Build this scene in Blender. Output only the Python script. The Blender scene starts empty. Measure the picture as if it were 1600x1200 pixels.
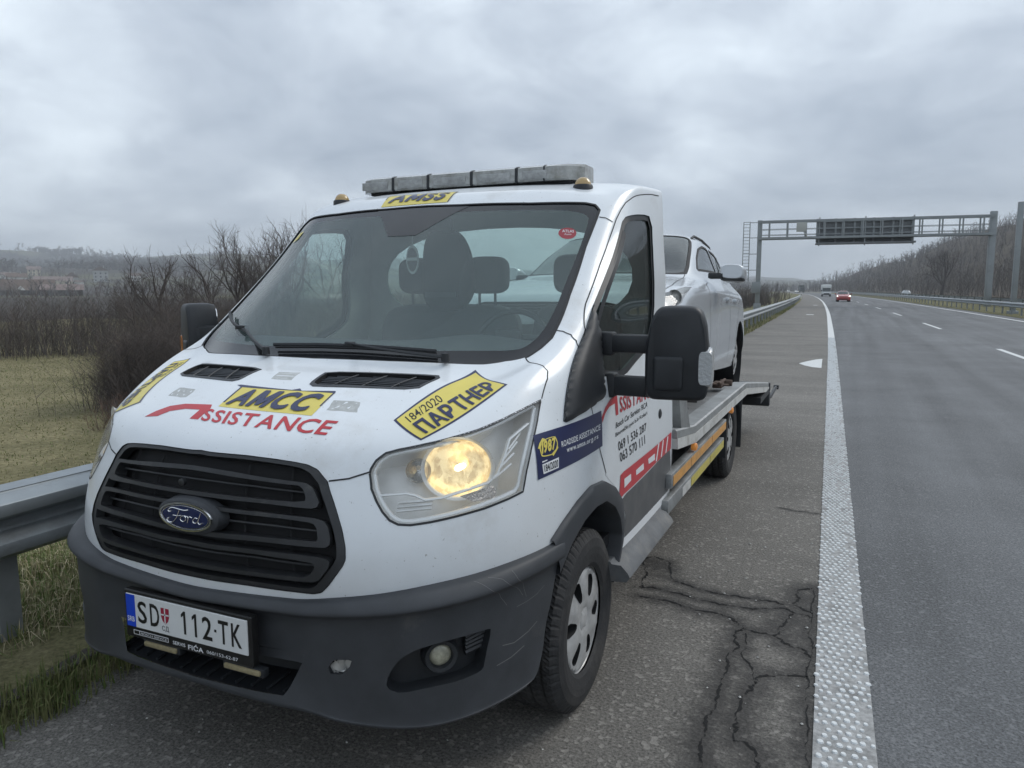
import bpy, bmesh, math, random
import numpy as np
from mathutils import Vector, Matrix
from mathutils.geometry import delaunay_2d_cdt
random.seed(7); RNG = np.random.default_rng(7)
SC = bpy.context.scene; COL = SC.collection
# ---------------------------------------------------------------- camera
CAM_POS = np.array([1.8868, -1.655, 1.6372]); YAW, PITCH, ROLL = [math.radians(a) for a in (24.5186, 7.1678, -.1925)]
cd = bpy.data.cameras.new('camera'); cam = bpy.data.objects.new('camera', cd); COL.objects.link(cam)
cd.sensor_fit = 'HORIZONTAL'; cd.sensor_width = 36.0; cd.lens = 36.0*1160.9/1600.0; cd.clip_start = .05; cd.clip_end = 20000
f_ = Vector((-math.sin(YAW)*math.cos(PITCH), math.cos(YAW)*math.cos(PITCH), -math.sin(PITCH))); r_ = Vector((math.cos(YAW), math.sin(YAW), 0)); u_ = r_.cross(f_)
r2 = r_*math.cos(ROLL)+u_*math.sin(ROLL); u2 = -r_*math.sin(ROLL)+u_*math.cos(ROLL)
M = Matrix((r2, u2, -f_)).transposed().to_4x4(); M.translation = Vector(CAM_POS); cam.matrix_world = M
SC.camera = cam
# ---------------------------------------------------------------- overcast sky, soft sun, exposure
SUN_EL, SUN_AZ = math.radians(42), math.radians(40)
w = bpy.data.worlds.new('World'); SC.world = w; w.use_nodes = True
nt = w.node_tree; nt.nodes.clear()
def N(tree, t, **kw):
    n = tree.nodes.new(t)
    for k, v in kw.items():
        if k in n.inputs.keys(): n.inputs[k].default_value = v
        else: setattr(n, k, v)
    return n
def LK(tree, a, b): tree.links.new(a, b)
out = N(nt, 'ShaderNodeOutputWorld'); bg = N(nt, 'ShaderNodeBackground', Strength=0.1)
sky = N(nt, 'ShaderNodeTexSky', sky_type='NISHITA', sun_disc=False, sun_elevation=SUN_EL, sun_rotation=SUN_AZ)
tc = N(nt, 'ShaderNodeTexCoord'); sep = N(nt, 'ShaderNodeSeparateXYZ'); LK(nt, tc.outputs['Generated'], sep.inputs[0])
zc = N(nt, 'ShaderNodeMath', operation='MAXIMUM'); LK(nt, sep.outputs[2], zc.inputs[0]); zc.inputs[1].default_value = 0.0
za = N(nt, 'ShaderNodeMath', operation='ADD'); LK(nt, zc.outputs[0], za.inputs[0]); za.inputs[1].default_value = .34
dv = N(nt, 'ShaderNodeVectorMath', operation='DIVIDE'); cmb = N(nt, 'ShaderNodeCombineXYZ')
LK(nt, za.outputs[0], cmb.inputs[0]); LK(nt, za.outputs[0], cmb.inputs[1]); cmb.inputs[2].default_value = 1
LK(nt, tc.outputs['Generated'], dv.inputs[0]); LK(nt, cmb.outputs[0], dv.inputs[1])
n1 = N(nt, 'ShaderNodeTexNoise', Scale=1.05, Detail=5.0, Roughness=.5, Distortion=.5); LK(nt, dv.outputs[0], n1.inputs['Vector'])
n2 = N(nt, 'ShaderNodeTexNoise', Scale=4.2, Detail=7.0, Roughness=.58, Distortion=.4); LK(nt, dv.outputs[0], n2.inputs['Vector'])
mx = N(nt, 'ShaderNodeMath', operation='MULTIPLY_ADD'); LK(nt, n2.outputs['Fac'], mx.inputs[0]); mx.inputs[1].default_value = .40; LK(nt, n1.outputs['Fac'], mx.inputs[2])
rmp = N(nt, 'ShaderNodeValToRGB'); LK(nt, mx.outputs[0], rmp.inputs[0])
cr = rmp.color_ramp; cr.elements[0].position = .52; cr.elements[0].color = (.245, .290, .355, 1); cr.elements[1].position = .88; cr.elements[1].color = (.60, .665, .725, 1)
e = cr.elements.new(.69); e.color = (.385, .435, .50, 1)
grd = N(nt, 'ShaderNodeMapRange'); LK(nt, sep.outputs[2], grd.inputs[0]); grd.inputs[1].default_value = .30; grd.inputs[2].default_value = .95; grd.inputs[3].default_value = 13.2; grd.inputs[4].default_value = 16.5
cm = N(nt, 'ShaderNodeVectorMath', operation='SCALE'); LK(nt, rmp.outputs[0], cm.inputs[0]); LK(nt, grd.outputs[0], cm.inputs['Scale'])
mixc = N(nt, 'ShaderNodeMix', data_type='RGBA'); mixc.inputs[0].default_value = .95; LK(nt, sky.outputs[0], mixc.inputs[6]); LK(nt, cm.outputs[0], mixc.inputs[7])
LK(nt, mixc.outputs[2], bg.inputs['Color']); LK(nt, bg.outputs[0], out.inputs['Surface'])
sd = bpy.data.lights.new('sun', 'SUN'); sd.energy = 1.1; sd.angle = math.radians(26); sd.color = (1, .96, .9)
sun = bpy.data.objects.new('sun', sd); COL.objects.link(sun)
sun.rotation_euler = (math.pi/2-SUN_EL, 0, math.pi-SUN_AZ)
SC.view_settings.view_transform = 'Standard'; SC.view_settings.look = 'None'; SC.view_settings.exposure = 0.38; SC.view_settings.gamma = 1.0
SC.cycles.max_bounces = 10; SC.cycles.transparent_max_bounces = 16; SC.cycles.caustics_reflective = False; SC.cycles.caustics_refractive = False
# ---------------------------------------------------------------- spline patch machinery
def _bs(t):
    return np.stack([(1-t)**3, 3*t**3-6*t**2+4, -3*t**3+3*t**2+3*t+1, t**3], -1)/6.0
class Patch:
    """smooth cubic patch through a net of 3-D points; u runs along columns, v along rows"""
    def __init__(s, net, mirror_u0=True, sharp=1.0):
        N = np.array(net, float); s.nr, s.nc = N.shape[:2]; s.mir = mirror_u0
        C = N.copy(); s.E = s._ext(C)
        I, J = np.meshgrid(np.arange(s.nr), np.arange(s.nc), indexing='ij')
        for _ in range(3):
            Q = s._ev(J.astype(float), I.astype(float)); C = C + sharp*(N-Q); s.E = s._ext(C)
    def _ext(s, C):
        E = np.zeros((s.nr+2, s.nc+2, 3)); E[1:-1, 1:-1] = C
        E[0, 1:-1] = 2*C[0]-C[1]; E[-1, 1:-1] = 2*C[-1]-C[-2]
        E[:, -1] = 2*E[:, -2]-E[:, -3]
        if s.mir: E[:, 0] = E[:, 2]*[-1, 1, 1]
        else: E[:, 0] = 2*E[:, 1]-E[:, 2]
        return E
    def _ev(s, u, v):
        u = np.asarray(u, float); v = np.asarray(v, float)
        neg = u < 0
        u2 = np.abs(u) if s.mir else u
        u2 = np.clip(u2, 0, s.nc-1-1e-9); v2 = np.clip(v, 0, s.nr-1-1e-9)
        iu = np.floor(u2).astype(int); iv = np.floor(v2).astype(int)
        bu = _bs(u2-iu); bv = _bs(v2-iv)
        out = np.zeros(u2.shape+(3,))
        for a in range(4):
            for b in range(4):
                out += (bv[..., a]*bu[..., b])[..., None]*s.E[iv+a, iu+b]
        if s.mir: out = np.where(neg[..., None], out*np.array([-1, 1, 1]), out)
        return out
    def pos(s, u, v, off=0.0):
        p = s._ev(u, v)
        if np.any(off): p = p+s.nrm(u, v)*np.asarray(off)[..., None] if np.ndim(off) else p+s.nrm(u, v)*off
        return p
    def nrm(s, u, v):
        h = 2e-3; u = np.asarray(u, float); v = np.asarray(v, float)
        um = np.minimum(np.maximum(u, -(s.nc-1)+h if s.mir else h), s.nc-1-h); vm = np.clip(v, h, s.nr-1-h)
        du = s._ev(um+h, vm)-s._ev(um-h, vm); dv = s._ev(um, vm+h)-s._ev(um, vm-h)
        n = np.cross(du, dv); L = np.linalg.norm(n, axis=-1, keepdims=True)
        return n/np.maximum(L, 1e-12)
    def closest(s, P):
        """(u,v) of the surface point nearest to each P"""
        P = np.atleast_2d(np.array(P, float)); sg = np.where(P[:, 0] < 0, -1.0, 1.0) if s.mir else np.ones(len(P))
        Q = P.copy()
        if s.mir: Q[:, 0] = np.abs(Q[:, 0])
        if not hasattr(s, 'G'):
            s.gu, s.gv = np.meshgrid(np.linspace(0, s.nc-1, (s.nc-1)*8+1), np.linspace(0, s.nr-1, (s.nr-1)*8+1))
            s.G = s._ev(s.gu, s.gv).reshape(-1, 3)
        uv = np.zeros((len(P), 2))
        for i, q in enumerate(Q):
            k = np.argmin(((s.G-q)**2).sum(1)); u, v = s.gu.flat[k], s.gv.flat[k]
            for _ in range(12):
                h = 1e-4; p0 = s._ev(u, v); du = (s._ev(u+h, v)-s._ev(u-h, v))/(2*h); dv = (s._ev(u, v+h)-s._ev(u, v-h))/(2*h)
                A = np.array([[du@du, du@dv], [du@dv, dv@dv]])+np.eye(2)*1e-9; r = q-p0
                d = np.linalg.solve(A, np.array([du@r, dv@r])); d = np.clip(d, -.3, .3)
                u = min(max(u+d[0], 0), s.nc-1); v = min(max(v+d[1], 0), s.nr-1)
            uv[i] = (u*sg[i], v)
        return uv
CAB_NET = [
 [(0,.03,.50),(.28,.045,.50),(.55,.10,.50),(.78,.24,.52),(.93,.47,.52),(.99,.72,.52),(1.0,1.02,.45),(1.01,1.6,.45),(1.01,2.36,.45)],
 [(0,.0,.70),(.28,.015,.70),(.55,.07,.71),(.77,.20,.74),(.935,.44,.76),(1.0,.70,.76),(1.015,1.02,.75),(1.02,1.6,.72),(1.02,2.36,.72)],
 [(0,.0,.88),(.28,.015,.88),(.55,.075,.88),(.77,.22,.90),(.935,.46,.93),(.995,.72,.93),(1.015,1.02,.92),(1.02,1.6,.92),(1.02,2.36,.92)],
 [(0,.035,1.06),(.28,.055,1.06),(.55,.152,1.06),(.77,.28,1.07),(.925,.50,1.09),(.985,.74,1.09),(1.01,1.03,1.08),(1.015,1.6,1.08),(1.015,2.36,1.08)],
 [(0,.115,1.175),(.28,.13,1.175),(.55,.207,1.165),(.755,.345,1.17),(.895,.55,1.2),(.96,.77,1.2),(1.0,1.04,1.2),(1.01,1.6,1.2),(1.01,2.36,1.2)],
 [(0,.28,1.26),(.28,.295,1.26),(.55,.35,1.25),(.74,.46,1.25),(.865,.62,1.29),(.94,.81,1.3),(.985,1.07,1.31),(.995,1.6,1.31),(.995,2.36,1.31)],
 [(0,.48,1.335),(.28,.49,1.335),(.55,.54,1.325),(.735,.63,1.315),(.85,.745,1.36),(.92,.89,1.38),(.968,1.12,1.4),(.98,1.6,1.4),(.98,2.36,1.4)],
 [(0,.66,1.39),(.28,.67,1.39),(.55,.72,1.38),(.75,.80,1.375),(.855,.90,1.42),(.915,1.02,1.46),(.955,1.20,1.5),(.965,1.6,1.5),(.965,2.36,1.5)],
 [(0,.93,1.61),(.28,.945,1.61),(.56,1.0,1.60),(.765,1.08,1.585),(.875,1.17,1.6),(.915,1.27,1.64),(.95,1.40,1.68),(.965,1.65,1.68),(.965,2.365,1.68)],
 [(0,1.20,1.83),(.28,1.215,1.83),(.56,1.27,1.82),(.76,1.35,1.805),(.87,1.43,1.81),(.905,1.52,1.83),(.935,1.62,1.85),(.945,1.78,1.86),(.95,2.37,1.87)],
 [(0,1.49,2.06),(.28,1.505,2.06),(.56,1.55,2.05),(.75,1.60,2.035),(.86,1.66,2.02),(.895,1.73,2.04),(.915,1.82,2.065),(.925,1.98,2.09),(.935,2.375,2.115)],
 [(0,1.60,2.11),(.27,1.615,2.11),(.53,1.66,2.11),(.71,1.71,2.1),(.815,1.765,2.095),(.86,1.83,2.115),(.88,1.90,2.13),(.89,2.03,2.15),(.895,2.375,2.17)],
 [(0,1.75,2.15),(.23,1.765,2.15),(.45,1.80,2.15),(.58,1.84,2.15),(.65,1.88,2.155),(.68,1.94,2.165),(.69,2.0,2.17),(.69,2.1,2.18),(.69,2.38,2.195)],
 [(0,1.98,2.18),(.13,1.985,2.18),(.24,2.0,2.18),(.30,2.03,2.18),(.33,2.06,2.182),(.34,2.1,2.185),(.345,2.15,2.19),(.345,2.22,2.195),(.345,2.38,2.2)],
 [(0,2.12,2.185),(0.002,2.13,2.185),(0.004,2.14,2.185),(0.005,2.16,2.186),(0.006,2.18,2.188),(0.007,2.21,2.19),(0.008,2.25,2.194),(0.009,2.3,2.198),(0.01,2.38,2.2)],
]
def bumper_net(W):
    us = [0, .5, 1.0, 1.3, 1.5, 1.75, 2.0, 2.5, 3.0, 3.5, 4.0, 4.5, 5.0, 5.4]; ztop = np.interp(us, [0, 1.5, 2, 3, 4, 5.4], [.698, .712, .728, .755, .772, .78])
    zb = np.interp(us, [0, 1.5, 2.2, 3, 3.6, 4.3, 5.4], [.36, .345, .315, .300, .305, .325, .35])
    rows = []
    for k, off in enumerate([-.006, .012, .022, .024, .002, -.003, -.003, .008, .012, .004, -.04]):
        row = []
        for u, zt, b in zip(us, ztop, zb):
            p = W.pos(u, 1.0); n = W.nrm(u, 1.0); n = np.array([n[0], n[1], 0]); n /= np.linalg.norm(n)
            of2 = off-(.020*min(1, max(0, (1.80-u)/.5)) if k in (4, 5, 6) else 0); fz = [zt+.004, zt, zt-.012, .665+(zt-.70)*.8, .648+(zt-.70)*.6, .58, .50, b+.045, b+.025, b+.008, b][k]
            q = p+n*(of2+[0, .012, .026, .042, .040, .040, .036, .02, .02, .015, 0][k]*math.exp(-((u-3.0)/1.3)**2)); row.append((0 if u == 0 else q[0], q[1], fz))
        rows.append(row)
    return rows[::-1]
# ---------------------------------------------------------------- mesh helpers
def tag(o, label=None, cat=None, group=None, kind=None):
    if label: o['label'] = label
    if cat: o['category'] = cat
    if group: o['group'] = group
    if kind: o['kind'] = kind
    return o
def empty(name, loc=(0,0,0), rot=(0,0,0), label=None, cat=None, group=None, parent=None):
    o = bpy.data.objects.new(name, None); COL.objects.link(o); o.location = loc; o.rotation_euler = rot; o.empty_display_size = .2
    if parent: o.parent = parent
    return tag(o, label, cat, group)
def mesh_obj(name, V, F, mats, parent=None, mi=None, smooth=True, nrm=None, angle=None):
    me = bpy.data.meshes.new(name); me.from_pydata([tuple(map(float, v)) for v in V], [], [tuple(int(i) for i in f) for f in F])
    for m in (mats if isinstance(mats, (list, tuple)) else [mats]): me.materials.append(m)
    n = len(me.polygons)
    if mi is not None and n: me.polygons.foreach_set('material_index', np.asarray(mi, dtype=np.int32))
    if n: me.polygons.foreach_set('use_smooth', np.full(n, bool(smooth)))
    me.update()
    if nrm is not None: me.normals_split_custom_set_from_vertices([tuple(map(float, q)) for q in nrm])
    elif angle is not None and smooth: me.set_sharp_from_angle(angle=math.radians(angle))
    o = bpy.data.objects.new(name, me); COL.objects.link(o)
    if parent: o.parent = parent
    return o
def frames(P, closed=False):
    P = np.asarray(P, float); T = np.roll(P, -1, 0)-np.roll(P, 1, 0) if closed else np.gradient(P, axis=0)
    return P, T/np.maximum(np.linalg.norm(T, axis=1, keepdims=True), 1e-9)
class MB:
    """collects shapes into one mesh"""
    def __init__(s): s.V = []; s.F = []; s.mi = []
    def add(s, V, F, m=0):
        b = len(s.V); s.V += [tuple(v) for v in V]; s.F += [tuple(i+b for i in f) for f in F]; s.mi += [m]*len(F); return s
    def box(s, x0, x1, y0, y1, z0, z1, m=0, bev=0.0, rot=None, org=None):
        if bev > 0:
            bm = bmesh.new(); bmesh.ops.create_cube(bm, size=1)
            for v in bm.verts: v.co = Vector(((x0+x1)/2+v.co.x*(x1-x0), (y0+y1)/2+v.co.y*(y1-y0), (z0+z1)/2+v.co.z*(z1-z0)))
            bmesh.ops.bevel(bm, geom=bm.edges[:], offset=bev, segments=2, profile=.5, affect='EDGES')
            V = [tuple(v.co) for v in bm.verts]; bm.verts.index_update(); F = [[v.index for v in f.verts] for f in bm.faces]; bm.free()
        else:
            V = [(x, y, z) for z in (z0, z1) for y in (y0, y1) for x in (x0, x1)]
            F = [(0,2,3,1), (4,5,7,6), (0,1,5,4), (2,6,7,3), (0,4,6,2), (1,3,7,5)]
        if rot is not None:
            o = Vector(org if org is not None else ((x0+x1)/2, (y0+y1)/2, (z0+z1)/2)); V = [tuple(o+rot@(Vector(v)-o)) for v in V]
        return s.add(V, F, m)
    def tube(s, P, r, n=8, m=0, closed=False, caps=True, flat=None):
        P, T = frames(P, closed); k = len(P); r = np.broadcast_to(r, (k,)); V = []; F = []
        up = np.array([0, 0, 1.0]) if abs(T[0][2]) < .9 else np.array([1.0, 0, 0])
        for i in range(k):
            a = np.cross(T[i], up); a /= max(np.linalg.norm(a), 1e-9); b = np.cross(a, T[i]); up = b
            sa, sb = flat if flat else (1, 1)
            for j in range(n):
                t = 2*math.pi*j/n; V.append(P[i]+r[i]*(a*math.cos(t)*sa+b*math.sin(t)*sb))
        for i in range(k if closed else k-1):
            for j in range(n):
                q = (i+1) % k; F.append((i*n+j, i*n+(j+1) % n, q*n+(j+1) % n, q*n+j))
        if caps and not closed: F += [tuple(range(n))[::-1], tuple((k-1)*n+j for j in range(n))]
        return s.add(V, F, m)
    def lathe(s, prof, org=(0,0,0), axis='x', n=48, m=0, ms=None):
        """prof = [(axial, radius)]"""
        V = []; F = []; k = len(prof); o = np.array(org, float)
        for i in range(n):
            t = 2*math.pi*i/n; c, q = math.cos(t), math.sin(t)
            for a, r in prof:
                V.append(o+(np.array([a, r*c, r*q]) if axis == 'x' else np.array([r*c, a, r*q]) if axis == 'y' else np.array([r*c, r*q, a])))
        b = len(s.V); s.V += [tuple(v) for v in V]
        for i in range(n):
            for j in range(k-1):
                q = (i+1) % n; s.F.append((b+i*k+j, b+i*k+j+1, b+q*k+j+1, b+q*k+j)); s.mi.append(ms[j] if ms else m)
        return s
    def sweep(s, prof, P, m=0, closed_prof=False, side=None, caps=False):
        """prof [(lateral, up)] swept along P with a vertical up axis; lateral is to the right of travel"""
        P, T = frames(P); V = []; F = []; k = len(prof)
        for p, t in zip(P, T):
            l = np.array([t[1], -t[0], 0]); l /= np.linalg.norm(l)
            for a, z in prof: V.append(p+l*a+np.array([0, 0, z]))
        for i in range(len(P)-1):
            for j in range(k if closed_prof else k-1):
                q = (j+1) % k; F.append((i*k+j, i*k+q, (i+1)*k+q, (i+1)*k+j))
        if caps: F += [tuple(range(k))[::-1], tuple((len(P)-1)*k+j for j in range(k))]
        return s.add(V, F, m)
    def build(s, name, mats, parent=None, smooth=True, angle=35): return mesh_obj(name, s.V, s.F, mats, parent, s.mi, smooth, angle=angle)
def inpoly(P, poly):
    x, y = P[:, 0], P[:, 1]; q = np.asarray(poly); r = np.zeros(len(P), bool); j = len(q)-1
    for i in range(len(q)):
        c = ((q[i, 1] > y) != (q[j, 1] > y))
        with np.errstate(divide='ignore', invalid='ignore'): xi = (q[j, 0]-q[i, 0])*(y-q[i, 1])/(q[j, 1]-q[i, 1])+q[i, 0]
        r ^= c & (x < xi); j = i
    return r
def resample(L, step, closed=True):
    L = np.asarray(L, float); out = []
    for i in range(len(L) if closed else len(L)-1):
        a, b = L[i], L[(i+1) % len(L)]; n = max(1, int(math.ceil(np.linalg.norm(b-a)/step)))
        out += [a+(b-a)*k/n for k in range(n)]
    if not closed: out.append(L[-1])
    return np.array(out)
def rounded(L, it=2, keep=.25):
    """corner-cutting of a closed outline"""
    L = np.asarray(L, float)
    for _ in range(it): L = np.stack([L*(1-keep)+np.roll(L, -1, 0)*keep, L*keep+np.roll(L, -1, 0)*(1-keep)], 1).reshape(-1, 2)
    return L
def cut(regions, dom, step, pstep=None):
    """regions: [(name, outline)] most important first; dom = (u0,u1,v0,v1) or an outline. Returns pts, {name: tris}"""
    pstep = pstep or step*.6
    if len(dom) == 4 and not hasattr(dom[0], '__len__'):
        u0, u1, v0, v1 = dom; dpoly = np.array([(u0,v0), (u1,v0), (u1,v1), (u0,v1)], float)
    else: dpoly = np.asarray(dom, float); u0, v0 = dpoly.min(0); u1, v1 = dpoly.max(0)
    outs = [resample(dpoly, pstep)]+[resample(p, pstep) for _, p in regions]
    gx, gy = np.meshgrid(np.arange(u0+step/2, u1, step), np.arange(v0+step/2, v1, step)); gx[1::2] += step*.33
    G = np.stack([gx.ravel(), gy.ravel()], 1); G = G[inpoly(G, dpoly)]
    keep = np.ones(len(G), bool)
    for o in outs:
        for k in range(0, len(o), 1):
            keep &= ~((np.abs(G-o[k]).max(1)) < pstep*.45)
    pts = []; edges = []
    for o in outs:
        b = len(pts); pts += [tuple(p) for p in o]; edges += [(b+i, b+(i+1) % len(o)) for i in range(len(o))]
    pts += [tuple(p) for p in G[keep]]
    vo, eo, fo, _, _, _ = delaunay_2d_cdt([Vector(p) for p in pts], edges, [], 0, 1e-5)
    P = np.array([(v.x, v.y) for v in vo]); T = np.array([f for f in fo if len(f) == 3])
    A = (P[T[:, 1]]-P[T[:, 0]]); B = (P[T[:, 2]]-P[T[:, 0]]); ar = A[:, 0]*B[:, 1]-A[:, 1]*B[:, 0]
    T = T[np.abs(ar) > 1e-9]; ar = ar[np.abs(ar) > 1e-9]; T = np.where((ar < 0)[:, None], T[:, ::-1], T)
    C = P[T].mean(1); left = inpoly(C, dpoly); R = {}
    for nme, poly in regions:
        m = inpoly(C, poly) & left; R[nme] = T[m] if nme not in R else np.concatenate([R[nme], T[m]]); left &= ~m
    R['rest'] = T[left]
    return P, R
def skin(name, patch, P, T, mats, parent=None, off=0.0, flip=False):
    ids, inv = np.unique(T.ravel(), return_inverse=True); F = inv.reshape(-1, 3); uv = P[ids]
    V = patch.pos(uv[:, 0], uv[:, 1], off); Nn = patch.nrm(uv[:, 0], uv[:, 1])
    return mesh_obj(name, V, F, mats, parent, None, True, nrm=Nn)
class Deco:
    """flat pieces laid on a patch: outlines, text, ribbons"""
    def __init__(s, patch): s.p = patch; s.V = []; s.N = []; s.F = []; s.mi = []
    def _put(s, uv, F, off, m):
        b = len(s.V); uv = np.asarray(uv, float); s.V += list(s.p.pos(uv[:, 0], uv[:, 1], off)); s.N += list(s.p.nrm(uv[:, 0], uv[:, 1]))
        s.F += [tuple(int(i)+b for i in f) for f in F]; s.mi += [m]*len(F)
    def poly(s, outline, off=.0015, m=0, step=.09, holes=()):
        P, R = cut([('h', h) for h in holes], outline, step); s._put(P, R['rest'], off, m); return s
    def text(s, txt, quad, off=.0025, m=0, bold=0.0, shear=0.0, step=None):
        if bold > .018:
            e_ = bold-.008
            for k_ in range(9): s.text(txt, quad, off+k_*.00011, m, .0079 if shear == 0 else .0078, shear, (e_*math.cos(k_*.785), e_*math.sin(k_*.785)) if k_ else (0, 0))
            return s
        V, F = text_mesh(txt, bold, shear); mn, mx = V.min(0), V.max(0); Q = (V+np.array(step if step else (0, 0))-mn)/(mx-mn); tl, tr, br, bl = [np.array(q, float) for q in quad]
        a, b = Q[:, :1], Q[:, 1:]; uv = (bl*(1-a)+br*a)*(1-b)+(tl*(1-a)+tr*a)*b; s._put(uv, F, off, m); return s
    def ribbon(s, line, wid=.005, off=.001, m=0, step=.06):
        L = resample(line, step, False); X = s.p.pos(L[:, 0], L[:, 1]); Nn = s.p.nrm(L[:, 0], L[:, 1]); _, T = frames(X); S = np.cross(Nn, T)
        b = len(s.V); s.V += list(X+S*wid/2+Nn*off)+list(X-S*wid/2+Nn*off); s.N += list(Nn)*2; n = len(L)
        s.F += [(b+i, b+n+i, b+n+i+1, b+i+1) for i in range(n-1)]; s.mi += [m]*(n-1); return s
    def build(s, name, mats, parent=None): return mesh_obj(name, s.V, s.F, mats, parent, s.mi, True, nrm=s.N)
def walls(patch, outline, o1, o2, step=.05):
    """side walls of an outline between two offsets"""
    L = resample(outline, step); n = len(L); A = patch.pos(L[:, 0], L[:, 1], o1); B = patch.pos(L[:, 0], L[:, 1], o2)
    return list(A)+list(B), [(i, (i+1) % n, n+(i+1) % n, n+i) for i in range(n)]
_tx = {}
def text_mesh(txt, bold=0.0, shear=0.0):
    k = (txt, bold, shear)
    if k not in _tx and bold in (.0079, .0078) and len(txt) > 1:
        VV = []; FF = []; x = 0.0
        for ch in txt:
            if ch == ' ': x += .28; continue
            if ch == 'M':
                P_, R_ = cut([], [(0,0),(.13,0),(.13,.46),(.29,.08),(.41,.08),(.57,.46),(.57,0),(.70,0),(.70,.70),(.53,.70),(.35,.27),(.17,.70),(0,.70)], .09); V, F = P_, [tuple(t) for t in R_['rest']]
            else: V, F = text_mesh(ch, .008, 0.0)
            V = V-np.array([V[:, 0].min(), 0]); b = len(VV); VV += [(a+x+shear*c, c) for a, c in V]; FF += [tuple(i+b for i in f) for f in F]; x += V[:, 0].max()+.13
        _tx[k] = (np.array(VV), FF)
    if k not in _tx:
        cu = bpy.data.curves.new('lettering', 'FONT'); cu.body = txt; cu.size = 1; cu.offset = bold; cu.shear = shear; cu.resolution_u = 3; cu.space_character = 1+max(0, bold-.008)*4.2; cu.fill_mode = 'FRONT'
        o = bpy.data.objects.new('lettering', cu); COL.objects.link(o); dg = bpy.context.evaluated_depsgraph_get(); ev = o.evaluated_get(dg); me = ev.to_mesh()
        bm = bmesh.new(); bm.from_mesh(me); ev.to_mesh_clear(); bmesh.ops.triangulate(bm, faces=bm.faces[:])
        for _ in range(6):
            le = [e for e in bm.edges if e.calc_length() > .10]
            if not le: break
            bmesh.ops.subdivide_edges(bm, edges=le, cuts=1); bmesh.ops.triangulate(bm, faces=bm.faces[:])
        bm.verts.index_update(); V = np.array([(v.co.x, v.co.y) for v in bm.verts]); F = [tuple(v.index for v in f.verts) for f in bm.faces]; bm.free()
        bpy.data.objects.remove(o); bpy.data.curves.remove(cu); _tx[k] = (V, F)
    return _tx[k]
def mir(L): return [(-u, v) for u, v in L][::-1]
def both(L):
    """outline given for the right half, closed over the centre line"""
    return list(L)+[(-u, v) for u, v in L][::-1]
# ---------------------------------------------------------------- materials
MAT = {}
def mat(name, col, rough=.5, metal=0.0, spec=.5, var=0.0, vscale=8.0, bump=0.0, bscale=60.0, dirt=None, emit=None, coat=0.0, dscale=3.0, dlo=.55, dhi=.75, coord='Object'):
    if name in MAT: return MAT[name]
    m = bpy.data.materials.new(name); m.use_nodes = True; t = m.node_tree; b = t.nodes['Principled BSDF']
    b.inputs['Base Color'].default_value = (*col, 1); b.inputs['Roughness'].default_value = rough; b.inputs['Metallic'].default_value = metal
    b.inputs['Specular IOR Level'].default_value = spec; b.inputs['Coat Weight'].default_value = coat; b.inputs['Coat Roughness'].default_value = .06
    tcn = N(t, 'ShaderNodeTexCoord'); src = None
    if var > 0:
        n = N(t, 'ShaderNodeTexNoise', Scale=vscale, Detail=5.0, Roughness=.6); LK(t, tcn.outputs[coord], n.inputs['Vector'])
        mr = N(t, 'ShaderNodeMapRange'); mr.inputs[1].default_value = .3; mr.inputs[2].default_value = .7; mr.inputs[3].default_value = 1-var; mr.inputs[4].default_value = 1+var; LK(t, n.outputs['Fac'], mr.inputs[0])
        sc = N(t, 'ShaderNodeVectorMath', operation='SCALE'); sc.inputs[0].default_value = col; LK(t, mr.outputs[0], sc.inputs['Scale']); src = sc.outputs[0]
    if dirt is not None:
        n = N(t, 'ShaderNodeTexNoise', Scale=dscale, Detail=8.0, Roughness=.7); LK(t, tcn.outputs[coord], n.inputs['Vector'])
        mr = N(t, 'ShaderNodeMapRange'); mr.inputs[1].default_value = dlo; mr.inputs[2].default_value = dhi; LK(t, n.outputs['Fac'], mr.inputs[0])
        mx_ = N(t, 'ShaderNodeMix', data_type='RGBA'); LK(t, mr.outputs[0], mx_.inputs[0]); mx_.inputs[6].default_value = (*col, 1); mx_.inputs[7].default_value = (*dirt, 1)
        if src: LK(t, src, mx_.inputs[6])
        src = mx_.outputs[2]
    if src: LK(t, src, b.inputs['Base Color'])
    if bump > 0:
        n = N(t, 'ShaderNodeTexNoise', Scale=bscale, Detail=3.0); LK(t, tcn.outputs[coord], n.inputs['Vector'])
        bp = N(t, 'ShaderNodeBump', Strength=bump, Distance=.01); LK(t, n.outputs['Fac'], bp.inputs['Height']); LK(t, bp.outputs[0], b.inputs['Normal'])
    if emit: b.inputs['Emission Color'].default_value = (*emit[0], 1); b.inputs['Emission Strength'].default_value = emit[1]
    MAT[name] = m; return m
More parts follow.
